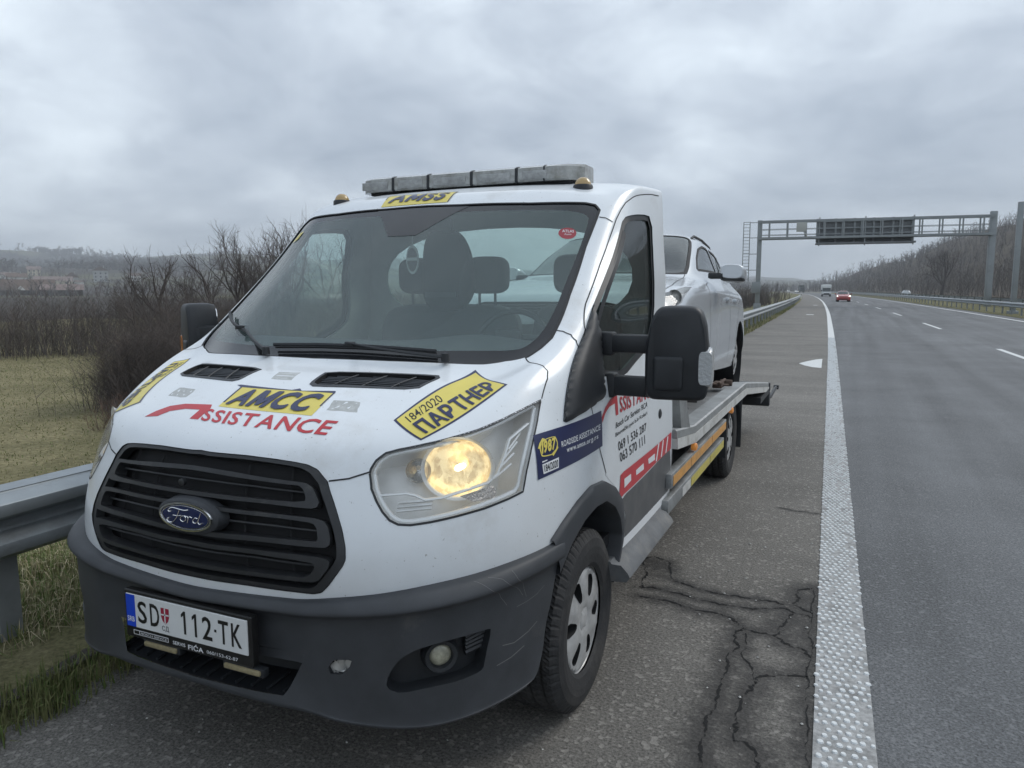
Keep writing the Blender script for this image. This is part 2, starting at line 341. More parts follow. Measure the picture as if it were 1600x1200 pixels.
def glass_mat(name, tint, haze=.05, hazecol=(.5,.55,.55), ior=1.5, rough=.02):
    m = bpy.data.materials.new(name); m.use_nodes = True; t = m.node_tree; t.nodes.clear()
    o = N(t, 'ShaderNodeOutputMaterial'); tr = N(t, 'ShaderNodeBsdfTransparent'); tr.inputs[0].default_value = (*tint, 1)
    di = N(t, 'ShaderNodeBsdfDiffuse'); di.inputs[0].default_value = (*hazecol, 1)
    gl = N(t, 'ShaderNodeBsdfGlossy'); gl.inputs['Roughness'].default_value = rough
    m1 = N(t, 'ShaderNodeMixShader'); m1.inputs[0].default_value = haze; LK(t, tr.outputs[0], m1.inputs[1]); LK(t, di.outputs[0], m1.inputs[2])
    fr = N(t, 'ShaderNodeFresnel', IOR=ior); m2 = N(t, 'ShaderNodeMixShader'); LK(t, fr.outputs[0], m2.inputs[0]); LK(t, m1.outputs[0], m2.inputs[1]); LK(t, gl.outputs[0], m2.inputs[2])
    LK(t, m2.outputs[0], o.inputs[0]); MAT[name] = m; return m
def _fix_glass(m, ior=1.5):
    t = m.node_tree; fr = [n for n in t.nodes if n.type == 'FRESNEL'][0]; g = N(t, 'ShaderNodeNewGeometry')
    ma = N(t, 'ShaderNodeMath', operation='MULTIPLY_ADD'); LK(t, g.outputs['Backfacing'], ma.inputs[0]); ma.inputs[1].default_value = 1/ior-ior; ma.inputs[2].default_value = ior
    LK(t, ma.outputs[0], fr.inputs['IOR']); return m
# outlines on the cab skin, as (u, v) of the spline patch
UV = {
 'grille': [(0.151,3.526),(0.647,3.534),(1.006,3.501),(1.255,3.454),(1.416,3.403),(1.534,3.296),(1.611,3.146),(1.666,3.049),(1.72,2.859),(1.844,2.528),(1.948,2.239),(2.006,2.005),(2.024,1.799),(1.994,1.679),(1.915,1.507),(1.83,1.33),(1.743,1.201),(1.642,1.171),(1.494,1.182),(1.153,1.195),(0.793,1.2),(0.305,1.178)],
 'loop1o': [(0.23,3.159),(0.627,3.124),(1.149,3.045),(1.338,3.02),(1.447,3.0),(1.533,2.914),(1.632,2.674),(1.62,2.597),(1.562,2.573),(1.438,2.581),(1.035,2.62),(0.301,2.626)],
 'loop1i': [(0.246,3.065),(0.822,3.011),(1.253,2.961),(1.377,2.949),(1.431,2.885),(1.477,2.757),(1.478,2.689),(1.35,2.67),(0.858,2.692),(0.294,2.697)],
 'loop2o': [(0.313,2.487),(0.51,2.483),(1.049,2.476),(1.454,2.449),(1.628,2.428),(1.725,2.39),(1.784,2.299),(1.828,2.134),(1.83,2.038),(1.787,1.993),(1.579,2.002),(1.081,2.019),(0.335,1.983)],
 'loop2i': [(0.317,2.419),(0.553,2.421),(1.22,2.408),(1.542,2.371),(1.623,2.344),(1.663,2.274),(1.692,2.129),(1.676,2.085),(1.411,2.095),(0.902,2.093),(0.334,2.058)],
 'loop3o': [(0.336,1.856),(0.908,1.876),(1.423,1.873),(1.717,1.842),(1.814,1.812),(1.851,1.753),(1.834,1.656),(1.737,1.454),(1.67,1.412),(1.505,1.41),(1.078,1.42),(0.321,1.399)],
 'loop3i': [(0.335,1.778),(0.908,1.805),(1.426,1.78),(1.639,1.743),(1.681,1.71),(1.673,1.637),(1.624,1.534),(1.557,1.486),(1.424,1.488),(0.902,1.486),(0.326,1.476)],
 'thin1': [(0.269,2.906),(0.837,2.89),(1.421,2.836)],
 'thin2': [(0.327,2.26),(0.6,2.264),(1.151,2.266),(1.667,2.237)],
 'thin3': [(0.333,1.666),(0.908,1.696),(1.657,1.66)],
 'emblem': [(-0.375,2.284),(-0.027,2.51),(0.455,2.274),(0.246,2.081),(0.067,2.286)],
 'headlight': [(2.113,3.21),(2.116,3.324),(2.156,3.546),(2.244,3.756),(2.389,3.859),(2.702,3.981),(3.067,4.085),(3.399,4.143),(3.77,4.258),(4.103,4.39),(4.567,4.59),(4.44,3.949),(4.25,3.206),(4.148,2.728),(4.096,2.349),(3.873,2.301),(3.557,2.259),(3.205,2.253),(2.934,2.252),(2.703,2.261),(2.563,2.296),(2.456,2.375),(2.353,2.514),(2.257,2.689),(2.171,2.895)],
 'hl_bowl': [(3.243,3.195),(3.217,3.803),(3.605,3.08),(3.207,2.68),(2.858,3.231)],
 'hl_strip': [(2.254,2.797),(2.588,2.797),(2.693,2.751),(2.832,2.645),(3.029,2.628),(3.308,2.668),(3.604,2.704),(3.729,2.831),(3.829,3.214),(3.917,3.627),(4.074,3.774),(4.305,3.952)],
 'hl_turn': [(3.273,2.575),(3.459,2.593),(3.706,2.609),(3.78,2.448),(3.753,2.35),(3.474,2.398)],
 'hl_bulb': [(2.541,3.205),(2.54,3.549),(2.746,3.543),(2.749,3.315)],
 'hoodline': [(1.681,3.05),(1.89,3.101),(2.125,3.254),(4.584,4.634),(4.713,5.314),(4.684,5.638),(4.472,5.958),(3.405,7.012)],
 'pillarline': [(3.897,7.455),(4.364,7.312),(4.938,7.068),(5.34,6.745),(5.548,6.378)],
 'roofline': [(3.721,9.665),(4.039,9.647),(4.682,9.515)],
 'doorline': [(8.0,10.125),(7.818,10.144),(7.489,10.146),(7.012,10.082),(6.242,10.016),(5.532,9.921),(5.204,9.759),(4.967,9.556),(4.834,9.144),(4.759,8.6),(4.863,8.065),(4.939,7.733),(5.092,7.545),(5.32,7.291),(5.576,6.982)],
 'doorline2': [(5.576,6.982),(5.83,5.764),(5.885,4.751),(5.942,3.946),(6.012,3.346),(6.132,2.59),(6.209,2.27),(6.285,1.915)],
 'ws': [(0.101,9.879),(0.738,9.855),(1.915,9.886),(3.122,9.998),(3.439,9.976),(3.656,9.843),(3.641,9.621),(3.582,9.071),(3.684,8.145),(3.859,7.631),(3.944,7.288),(3.752,7.119),(3.482,7.0),(2.946,7.014),(2.562,6.95),(1.831,6.914),(1.116,6.881),(0.159,6.876)],
 'wsglass': [(1.037,9.685),(2.512,9.76),(2.873,9.759),(3.23,9.712),(3.391,9.622),(3.407,9.124),(3.379,8.361),(3.444,7.822),(3.418,7.571),(3.348,7.425),(3.236,7.335),(3.079,7.268),(2.41,7.255),(1.351,7.158)],
 'wssensor': [(-0.848,9.769),(-0.106,9.248),(0.638,9.206),(0.992,9.707)],
 'vent': [(0.53,6.257),(2.065,6.458),(2.137,6.309),(2.037,5.67),(0.675,5.542),(0.571,5.633)],
 'amcc': [(-0.385,5.398),(1.072,5.388),(1.092,4.697),(-0.332,4.765)],
 'amcc_edge': [(-0.49,5.442),(-0.372,5.381),(1.08,5.371),(1.054,5.44),(0.595,5.387),(0.535,5.456),(0.442,5.397),(-0.43,5.461)],
 'swoosh': [(-1.408,4.246),(-1.299,4.449),(-1.145,4.638),(-0.918,4.745),(-0.464,4.795),(-0.413,4.688),(-0.402,4.339),(-0.547,4.337),(-0.551,4.618),(-0.806,4.599),(-1.026,4.49),(-1.154,4.306)],
 'assist': [(-0.486,4.666),(1.466,4.605),(1.479,4.205),(-0.346,4.324)],
 'partnerR': [(2.104,4.734),(2.508,6.79),(3.699,5.521),(2.622,4.105)],
 'partnerL': [(-3.155,6.589),(-1.958,4.65),(-2.767,3.985),(-3.502,5.957)],
 'res1': [(-0.111,5.744),(-0.18,6.105),(0.173,6.125),(0.241,5.736)],
 'res2': [(-1.47,4.947),(-1.472,5.237),(-1.089,5.208),(-1.068,4.927)],
 'res3': [(1.194,4.88),(1.153,5.182),(1.511,5.177),(1.574,4.884)],
 'amss': [(-1.07,11.1),(0.43,11.1),(0.462,9.96),(-0.89,9.92)],
 'amss_t': [(-0.86,10.66),(0.33,10.64),(0.35,10.06),(-0.8,10.07)],
 'wip1': [(-3.112,7.745),(-1.636,7.34),(-0.84,6.895)],
 'wip2': [(-0.83,7.085),(-0.05,7.124),(0.599,7.123),(1.196,7.101),(1.78,7.083)],
 'wip2arm': [(1.977,6.941),(1.446,6.961),(0.958,7.013),(0.485,7.105)],
 'blue': [(4.299,3.537),(6.179,3.712),(6.189,2.659),(4.371,2.479)],
 'b1987': [(4.447,3.305),(4.811,3.33),(4.785,3.04),(4.428,3.015)],
 'bring': [(4.536,3.362),(4.816,3.381),(4.849,3.292),(4.885,3.144),(4.805,2.912),(4.459,2.924),(4.428,3.015),(4.404,3.197)],
 'bh1': [(4.372,3.156),(4.41,3.275),(4.491,3.404),(4.56,3.355),(4.442,3.239),(4.417,3.142)],
 'bh2': [(4.857,3.151),(4.877,3.042),(4.734,2.879),(4.692,2.942),(4.813,3.032)],
 'broad': [(4.978,3.181),(6.137,3.295),(6.133,3.129),(4.983,3.029)],
 'bwww': [(5.125,2.958),(6.07,3.004),(6.068,2.882),(5.128,2.835)],
 'bbox': [(4.455,2.77),(4.882,2.818),(4.875,2.59),(4.484,2.561)],
 'btick': [(4.457,2.835),(4.577,2.845),(4.576,2.823),(4.456,2.806)],
 'dswoosh': [(6.185,3.478),(6.281,3.764),(6.41,3.97),(6.57,4.032),(6.589,3.31),(6.528,3.313),(6.513,3.757),(6.378,3.72),(6.275,3.558),(6.198,3.291)],
 'dassist': [(6.626,3.902),(7.472,3.729),(7.454,3.318),(6.63,3.341)],
 'dbosch': [(6.513,3.086),(7.29,3.224),(7.293,3.024),(6.518,2.915)],
 'dbin': [(6.51,2.806),(7.287,2.899),(7.291,2.737),(6.516,2.649)],
 'd069': [(6.569,2.517),(7.262,2.543),(7.268,2.308),(6.585,2.255)],
 'd063': [(6.604,2.201),(7.22,2.215),(7.232,1.954),(6.627,1.935)],
 'stripe': [(6.603,1.103),(6.627,1.614),(6.712,1.652),(7.54,1.684),(7.958,1.717),(7.948,1.261),(7.549,1.249),(6.711,1.127),(6.621,1.082)],
 'sw0': [(6.714,1.467),(6.872,1.473),(6.88,1.316),(6.718,1.259)],
 'sw1': [(6.995,1.466),(7.183,1.494),(7.194,1.341),(7.003,1.343)],
 'sw2': [(7.3,1.504),(7.473,1.509),(7.485,1.348),(7.316,1.368)],
 'sw3': [(7.567,1.69),(7.601,1.691),(7.534,1.273),(7.506,1.282)],
 'sw4': [(7.696,1.687),(7.725,1.684),(7.676,1.275),(7.647,1.28)],
 'sw5': [(7.829,1.683),(7.859,1.683),(7.809,1.275),(7.779,1.28)],
 'greypanel': [(6.664,1.043),(6.776,1.106),(7.042,1.145),(7.307,1.182),(7.588,1.236),(7.924,1.284),(7.981,0.813),(8.0,0.392),(7.905,0.334),(6.786,0.335),(6.776,0.717)],
 'handle': [(7.627,2.693),(7.679,2.491),(7.624,2.383),(7.573,2.57)],
 'window': [(5.601,9.453),(5.84,9.537),(6.601,9.539),(7.274,9.566),(7.466,9.549),(7.599,9.341),(7.649,8.905),(7.707,7.349),(7.679,6.759),(7.566,6.13),(7.414,5.652),(7.342,5.346),(6.865,4.693),(6.73,4.619),(6.267,4.859),(6.183,6.2),(5.506,7.54)],
 'trim': [(5.514,7.565),(5.586,6.962),(5.121,3.765),(5.192,3.705),(5.878,3.941),(6.277,4.154),(6.27,4.581),(6.26,4.983),(6.224,6.706),(5.944,7.16)],
 'bumptop': [(0.289,1.021),(0.87,1.028),(1.396,0.997),(1.727,0.965),(1.826,0.98),(1.963,1.063),(2.162,1.083),(2.661,1.065),(3.147,1.034),(3.563,1.017),(4.007,1.044),(4.44,1.065),(5.0,1.035)],
 'bumptopL': [(-2.165,1.302),(-1.923,1.158),(-1.582,1.076),(-1.103,1.005),(-0.538,0.98),(0.233,0.951),(0.903,0.933)],
 'atlas': [(2.937,9.301),(3.168,9.311),(2.99,9.2),(2.729,9.289),(2.884,9.404)],
 'whitesill': [(6.732,0.076),(6.786,0.335),(7.903,0.343),(7.888,0.201)],
}
UVB = {
 'scr1': [(9.745,8.174),(9.848,7.311),(10.196,5.851),(10.292,5.571)],
 'scr2': [(9.155,8.351),(9.454,7.773),(9.8,6.366),(10.159,5.673)],
 'scr3': [(8.833,8.462),(9.084,7.541),(9.491,5.913),(9.666,5.582)],
 'scr4': [(9.976,5.408),(10.377,5.43),(10.723,5.478),(11.04,5.607)],
 'scr5': [(9.556,4.181),(9.896,4.106),(10.392,4.255),(10.741,4.473)],
 'scr6': [(9.403,3.713),(9.808,3.757),(10.232,3.871)],
 'fog': [(6.927,3.791),(6.999,3.67),(7.225,3.603),(7.879,3.668),(8.509,3.671),(9.005,3.723),(9.092,3.82),(9.263,5.04),(9.137,5.084),(8.569,5.073),(8.072,5.047),(7.58,4.901),(7.273,4.608),(7.055,4.154)],
 'foglamp': [(8.162,4.297),(7.977,4.358),(8.381,4.219),(8.162,4.727),(8.162,3.99)],
 'tow': [(5.202,4.095),(5.519,4.409),(6.193,4.477),(6.111,4.173),(5.894,3.961),(5.346,3.933)],
 'intake': [(-4.198,3.689),(-2.371,2.523),(2.455,2.848),(3.488,3.741)],
}
# ================================================================ RECOVERY TRUCK
white = mat('white_van_paint', (.74,.77,.79), rough=.28, coat=.35, var=.03, vscale=2.5, dirt=(.50,.48,.44), dscale=2.2, dlo=.54, dhi=.92)
def _spatter(m):
    """road film: fine dark specks and a brown veil that gets stronger towards the sills"""
    t = m.node_tree; b = t.nodes['Principled BSDF']; src = b.inputs['Base Color'].links[0].from_socket
    g = N(t, 'ShaderNodeTexCoord'); v = N(t, 'ShaderNodeTexNoise', Scale=95.0, Detail=2.0); LK(t, g.outputs['Object'], v.inputs['Vector'])
    r = N(t, 'ShaderNodeMapRange'); r.inputs[1].default_value = .70; r.inputs[2].default_value = .78; LK(t, v.outputs['Fac'], r.inputs[0])
    mx_ = N(t, 'ShaderNodeMix', data_type='RGBA'); LK(t, r.outputs[0], mx_.inputs[0]); LK(t, src, mx_.inputs[6]); mx_.inputs[7].default_value = (.30,.29,.27,1)
    sp = N(t, 'ShaderNodeSeparateXYZ'); LK(t, g.outputs['Object'], sp.inputs[0]); n = N(t, 'ShaderNodeTexNoise', Scale=7.0, Detail=7.0, Roughness=.65); LK(t, g.outputs['Object'], n.inputs['Vector'])
    h = N(t, 'ShaderNodeMapRange'); h.inputs[1].default_value = 1.15; h.inputs[2].default_value = .45; LK(t, sp.outputs[2], h.inputs[0])
    k = N(t, 'ShaderNodeMath', operation='MULTIPLY'); LK(t, h.outputs[0], k.inputs[0]); LK(t, n.outputs['Fac'], k.inputs[1])
    k2 = N(t, 'ShaderNodeMath', operation='MULTIPLY'); LK(t, k.outputs[0], k2.inputs[0]); k2.inputs[1].default_value = .55
    m2 = N(t, 'ShaderNodeMix', data_type='RGBA'); LK(t, k2.outputs[0], m2.inputs[0]); LK(t, mx_.outputs[2], m2.inputs[6]); m2.inputs[7].default_value = (.36,.33,.29,1)
    LK(t, m2.outputs[2], b.inputs['Base Color'])
_spatter(white)
dplast = mat('dark_grey_plastic', (.040,.043,.048), rough=.55, var=.18, vscale=9, bump=.06, bscale=260, dirt=(.12,.115,.105), dscale=5, dlo=.62, dhi=.9)
bplast = mat('black_plastic', (.016,.018,.021), rough=.5, var=.2, vscale=14, bump=.05, bscale=220, dirt=(.06,.058,.055), dscale=6, dlo=.62, dhi=.95)
grillbar = mat('grille_bar_plastic', (.024,.025,.027), rough=.45, var=.2, vscale=18, dirt=(.10,.095,.085), dscale=9, dlo=.58, dhi=.95)
void = mat('unlit_cavity_plastic', (.008,.008,.009), rough=.8)
gap = mat('panel_gap_rubber', (.03,.03,.032), rough=.8)
chrome = mat('chrome', (.80,.80,.80), rough=.12, metal=1.0)
alloy = mat('silver_wheel_paint', (.46,.46,.455), rough=.4, metal=.3, var=.15, vscale=14, dirt=(.20,.19,.175), dscale=9, dlo=.5, dhi=.85)
rubber = mat('tyre_rubber', (.020,.020,.021), rough=.75, var=.25, vscale=12, bump=.15, bscale=90, dirt=(.060,.056,.050), dscale=6, dlo=.48, dhi=.85)
yellow = mat('yellow_sticker_vinyl', (.72,.60,.13), rough=.4, var=.05, vscale=10)
navy = mat('navy_vinyl', (.022,.028,.085), rough=.3, var=.08, vscale=8)
red = mat('red_vinyl', (.50,.035,.045), rough=.38, var=.07, vscale=8)
wvin = mat('white_vinyl', (.74,.75,.76), rough=.4)
blackv = mat('black_vinyl', (.012,.012,.014), rough=.4)
greyv = mat('grey_vinyl', (.085,.086,.088), rough=.5, var=.12, vscale=7, dirt=(.17,.16,.15), dscale=3.5, dlo=.5, dhi=.85)
resid = mat('glue_residue', (.44,.45,.44), rough=.8, var=.15, vscale=60)
wglass = _fix_glass(glass_mat('windscreen_glass', (.76,.88,.85), haze=.15, hazecol=(.42,.54,.54)))  # windscreen haze: dirt film plus sky reflection painted in as a pale diffuse veil
sglass = _fix_glass(glass_mat('side_glass', (.68,.78,.75), haze=.04))
lens = _fix_glass(glass_mat('clear_lens_plastic', (.95,.96,.96), haze=.07, hazecol=(.8,.8,.78), rough=.06))
frit = mat('black_ceramic_frit', (.014,.015,.017), rough=.12, spec=.5)
alum = mat('weathered_aluminium', (.34,.35,.35), rough=.5, metal=.55, var=.14, vscale=10, dirt=(.17,.165,.155), dscale=4, dlo=.45, dhi=.8, bump=.08, bscale=40)
steel = mat('dark_steel', (.05,.052,.055), rough=.6, metal=.3, var=.25, vscale=9, dirt=(.10,.085,.07), dscale=7, dlo=.5, dhi=.8)
cloth_seat = mat('dark_seat_fabric', (.055,.06,.065), rough=.95, bump=.2, bscale=300)
trimgrey = mat('grey_cabin_trim', (.34,.35,.34), rough=.8, var=.08)
liner = mat('pale_headliner', (.55,.56,.54), rough=.95)
amber = mat('amber_lens', (.62,.33,.06), rough=.18, coat=.5)
W = Patch(CAB_NET); Bp = Patch(bumper_net(W))
truck = empty('recovery_truck', (0, 0, 0), label='white flatbed recovery truck with stickers and light bar parked on the hard shoulder', cat='tow truck')
U = UV
# ---- outlines on the skin
G_ = [(0, U['grille'][0][1]+.02)]+U['grille']+[(0, U['grille'][-1][1])]; grille_o = rounded(both(G_), 1, .14)
wsr = [(0, U['ws'][0][1])]+U['ws']+[(0, 6.87)]; ws_o = both(wsr)
hl = U['headlight']; hlR = list(hl)
vent = U['vent']; win = U['window']
def side_uv(L, x=1.0): return [tuple(q) for q in W.closest([(x, y, z) for y, z in L])]
ARCH = [(.40,.30),(.56,.44),(.60,.54),(.66,.66),(.74,.745),(.856,.797),(.98,.815),(1.10,.807),(1.22,.75),(1.30,.68),(1.34,.60),(1.335,.53),(1.30,.44)]
arch_uv = side_uv([p for p in ARCH if p[1] > .46]+[(1.29,.44)])
arch_o = [(arch_uv[0][0]-.3, -.2)]+arch_uv+[(arch_uv[-1][0], -.2)]
top_hl = hl[0:11]
bon = [(0, U['grille'][0][1]+.02)]+U['grille'][:8]+U['hoodline'][:2]+[hl[0]]+hl[1:11]+U['hoodline'][3:]
ws_low = [p for p in U['ws'] if p[1] < 7.03][::-1]
bon_o = both(bon+[U['hoodline'][-1]]+[p for p in reversed(U['ws']) if False]+U['ws'][13:]+[(0, 6.87)])
dl = [(u, v) for u, v in U['doorline']]; dl2 = U['doorline2']
dfront = [(u, min(v, 10.25)) for u, v in dl[2:]]+dl2
sill_v = .02
door_poly = [(7.90, 9.95), (7.6, 10.12)]+dfront+side_uv([(1.15,.90),(1.25,.84),(1.36,.77),(1.42,.66),(1.40,.56)])+[(W.closest([(1.0,1.40,.52)])[0][0], .22), (7.85, .22)]
skip = [(-5.05, -.5), (5.05, -.5), (5.05, .93), (3.5, .88), (0, .85), (-3.5, .88), (-5.05, .93)]
regs = [('windscreen', ws_o), ('grille', grille_o), ('headlight', hlR), ('headlight_left', mir(hlR)), ('vent', rounded(vent, 1, .12)), ('vent_left', rounded(mir(vent), 1, .12)),
        ('arch', arch_o), ('arch', mir(arch_o)), ('skip', skip), ('window', win), ('window_left', mir(win)), ('door', door_poly), ('door_left', mir(door_poly)), ('bonnet', bon_o)]
PTS, R = cut(regs, (-8, 8, 0, 14), .13, .07)
body = skin('cab_body', W, PTS, R['rest'], white, truck)
bonnet = skin('bonnet', W, PTS, R['bonnet'], white, truck, .0012)
doors = [skin('door', W, PTS, R['door'], white, truck, .001), skin('door', W, PTS, R['door_left'], white, truck, .001)]
for d, k in zip(doors, ('window', 'window_left')):
    skin('window', W, PTS, R[k], sglass, d, -.012)
# panel gaps
for L, ow in ((U['hoodline'][3:], bonnet), (U['pillarline'], body), (U['roofline'], body), (dl[1:], None), (dl2, None), (U['hoodline'][:3], bonnet)):
    for sd_, M_ in ((0, L), (1, [(-a, b) for a, b in L])): g = Deco(W); g.ribbon(M_, .005, .0016); g.build('panel_gap', gap, ow or doors[sd_])
# inner door frame (rubber) round the windows and divider bar
for s, d in ((1, doors[0]), (-1, doors[1])):
    wl = win if s > 0 else mir(win); V, F = walls(W, wl, .002, -.02); mb = MB(); mb.add(V, F); X = Deco(W)
    c_ = np.mean(wl, 0); inner = [tuple(c_+(np.array(p)-c_)*np.array([.93, .965])) for p in wl]
    wc = [(wl[i][0], wl[i][1]) for i in range(len(wl))]; X.ribbon(wc+[wc[0]], .052, -.004)
    bar = [(a*s, b) for a, b in ((6.22, 9.2), (6.10, 7.5), (6.16, 5.2))]; X.ribbon(bar, .028, -.004)
    b0 = len(mb.V); mb.V += [tuple(v) for v in X.V]; mb.F += [tuple(i+b0 for i in f) for f in X.F]; mb.mi += X.mi
    mb.build('window_seal', bplast, d)
# recessed shoulder ring pressed round the door window, handle
hp = np.array(U['handle']); hc = hp.mean(0)
for s, d in ((1, doors[0]), (-1, doors[1])):
    p = W.pos(hc[0]*s, hc[1]); mb = MB(); mb.lathe([(-.004,.0), (.006,.0001), (.008,.018), (.004,.026), (-.004,.027)], (0,0,0), 'x', 24)
    mb.V = [(p[0]+s*v[0], p[1]+v[1]*1.05, p[2]+v[2]*.95) for v in mb.V]; mb.build('door_handle', bplast, d)
# cab rear wall with window, floor, roof lining
mb = MB(); ed = [W.pos(8.0, v) for v in np.linspace(0, 14, 57)]; ol = [(p[0], p[2]) for p in ed]; ol = [(-a, b) for a, b in ol[::-1]]+ol
rw = rounded([(-.83,1.44),(.83,1.44),(.80,2.0),(-.80,2.0)], 3)
P2, R2 = cut([('w', rw)], ol, .12); yb = 2.372
mb.add([(p[0]*.995, yb-.004, p[1]) for p in P2], R2['rest'], 0); mb.add([(p[0]*.97, yb-.05, p[1]) for p in P2], [t[::-1] for t in R2['rest']], 1)
mb.build('cab_rear_wall', [white, trimgrey], truck, smooth=False)
ids_, inv_ = np.unique(R2['w'].ravel(), return_inverse=True); mesh_obj('rear_window', [(P2[i][0], yb-.02, P2[i][1]) for i in ids_], inv_.reshape(-1, 3), sglass, truck, smooth=False)
# inner lining of roof and door shells so the cabin is closed
q = Deco(W); kk = np.concatenate([R['door'], R['door_left'], R['rest']]); ids, inv = np.unique(kk.ravel(), return_inverse=True); uvs = PTS[ids]
ok = inv.reshape(-1, 3); cen = PTS[kk].mean(1); top = cen[:, 1] > 7.0; roof = cen[:, 1] > 9.95
VV = W.pos(uvs[:, 0], uvs[:, 1], -.045)
mesh_obj('cabin_lining', VV, ok[top | (np.abs(cen[:, 0]) > 5.3)], [trimgrey, liner], truck, mi=(roof[top | (np.abs(cen[:, 0]) > 5.3)]).astype(int))
# ---- windscreen: clear pane with black ceramic border
wg = [(0, U['wsglass'][0][1]-.02)]+U['wsglass']+[(0, U['wsglass'][-1][1])]; wg_o = rounded(both(wg), 1, .2); sens = U['wssensor']; sens_o = [(-.92, 9.78), (-.50, 9.22), (.50, 9.22), (.92, 9.78)]
dw = Deco(W); dw.poly(ws_o, -.004, 1, .1, holes=[wg_o]); dw.poly(wg_o, -.004, 0, .1, holes=[]); dw.poly([(-.92, 9.84), (-.27, 9.22), (.27, 9.22), (.92, 9.84)], -.0025, 1)
ws = dw.build('windscreen', [wglass, frit], truck)
rb = Deco(W); rb.ribbon(list(ws_o)+[ws_o[0]], .010, .001); rb.build('windscreen_seal', gap, ws)
s_ = Deco(W); ac = np.array(U['atlas']); a0 = ac[0]; ax = (ac[1]-ac[3])/2; ay = (ac[4]-ac[2])/2
s_.poly([tuple(a0+ax*math.cos(t)+ay*math.sin(t)) for t in np.linspace(0, 2*math.pi, 28, endpoint=False)], -.0005, 0); s_.text('ATLAS', [a0-ax*.62+ay*.62, a0+ax*.7+ay*.55, a0+ax*.7+ay*.1, a0-ax*.62+ay*.15], .0003, 1, .01)
s_.text('Auto', [a0-ax*.4+ay*.0, a0+ax*.4-ay*.05, a0+ax*.4-ay*.35, a0-ax*.4-ay*.3], .0003, 1)
tag(s_.build('sticker', [mat('dark_red_vinyl', (.30,.03,.04), rough=.4), wvin], ws), 'red oval sticker in the upper corner of the windscreen')
s_ = Deco(W); s_.poly([(-3.25, 9.33), (-3.0, 9.40), (-2.98, 9.58), (-3.2, 9.55)], -.0005); tag(s_.build('sticker', yellow, ws), 'small yellow sticker in the far upper corner of the windscreen')
# ---- lower door vinyl and side stickers
def quadin(q, x0, x1, y0, y1):
    """sub-rectangle of a (tl,tr,br,bl) quad; x to the right, y down, both 0..1"""
    tl, tr, br, bl = [np.array(p) for p in q]; P = lambda x, y: (tl*(1-x)+tr*x)*(1-y)+(bl*(1-x)+br*x)*y
    return [P(x0, y0), P(x1, y0), P(x1, y1), P(x0, y1)]
def sticker(parent, label, mats, fn, patch=W): d = Deco(patch); fn(d); return tag(d.build('sticker', mats, parent), label)
def f(d):
    d.poly(U['greypanel'], .0022, 0); d.poly(U['stripe'], .003, 1)
    for i in range(6): d.poly(U['sw%d' % i], .0038, 2)
    d.poly(U['whitesill'], .0022, 2)
sticker(doors[0], 'grey lower door vinyl under a red and white stripe', [greyv, red, wvin], f)
sticker(doors[1], None, [greyv, red, wvin], lambda d: d.poly(mir(U['greypanel']), .0022, 0))
def f(d):
    d.poly(U['dswoosh'], .0022, 0); d.text('SSISTANCE', U['dassist'], .0022, 0, .02)
sticker(doors[0], 'red curved stroke and red lettering on the door', [red], f)
for t_, k, sh in (('Bosch Car Service FICA', 'dbosch', .25), ('Binovački put b.b Kolari', 'dbin', 0.0)): sticker(doors[0], 'line of small black address lettering on the door', [red, blackv], lambda d: d.text(t_, U[k], .0022, 1, .012, sh))
for t_, k in (('069 1 536 287', 'd069'), ('063 570 111', 'd063')): sticker(doors[0], 'black phone number on the door', [red, blackv], lambda d: d.text(t_, U[k], .0022, 1, .014))
def f(d):
    d.poly(U['blue'], .0025, 0); rg = rounded(U['bring'], 2, .22); c_ = rg.mean(0); d.poly(rg, .0032, 1, holes=[c_+(rg-c_)*.90])
    d.poly(U['bh1'], .0034, 1); d.poly(U['bh2'], .0034, 1); d.text('1987', quadin(U['b1987'], .06, 1, 0, 1), .004, 1, .045); d.text('ROADSIDE ASSISTANCE', U['broad'], .0034, 2, .012); d.text('www.amss.org.rs', U['bwww'], .0034, 2, .02)
    d.poly(U['bbox'], .0034, 2); bb = np.array(U['bbox']); m_ = bb.mean(0); d.text('184/2020', [m_+(b-m_)*np.array([.86, .72]) for b in bb], .0042, 3, .01); d.poly(U['btick'], .0034, 2)
sticker(body, 'navy roadside assistance sticker on the front wing', [navy, yellow, wvin, blackv], f)
# ---- bonnet and roof stickers
def f(d):
    d.poly(U['amcc'], .002, 0); d.poly(U['amcc_edge'], .0024, 1); q = U['amcc']; d.text('AMCC', quadin(q, .06, .93, .14, .86), .0042, 1, .045, .22)
    d.poly(quadin(q, .0, .02, 0, .8), .0026, 1); d.poly(quadin(q, .985, 1, 0, .6), .0026, 1)
sticker(bonnet, 'torn yellow sticker with navy capitals in the middle of the bonnet', [yellow, navy], f)
sticker(bonnet, 'red curved stroke and red slanted lettering across the bonnet', [red], lambda d: (d.poly(U['swoosh'], .002, 0), d.text('SSISTANCE', U['assist'], .002, 0, .022, .12)))
for k, lab in (('partnerR', 'yellow partner sticker above the near headlight'), ('partnerL', 'yellow partner sticker on the far edge of the bonnet')):
    def f(d):
        q = U[k]; d.poly(q, .002, 1); d.poly(quadin(q, .02, .98, .05, .95), .0026, 0); d.text('184/2020', quadin(q, .09, .46, .13, .36), .0032, 2, .004); d.text('ПАРТНЕР', quadin(q, .09, .93, .44, .88), .0042, 1, .03)
    sticker(bonnet, lab, [yellow, navy, blackv], f)
for k in ('res1', 'res2', 'res3'): sticker(bonnet, 'grey glue residue left by a removed sticker', [resid], lambda d: d.poly(resample(U[k], .12)+RNG.normal(0, .008, (len(resample(U[k], .12)), 2)), .0012, 0)).name = 'glue_residue'
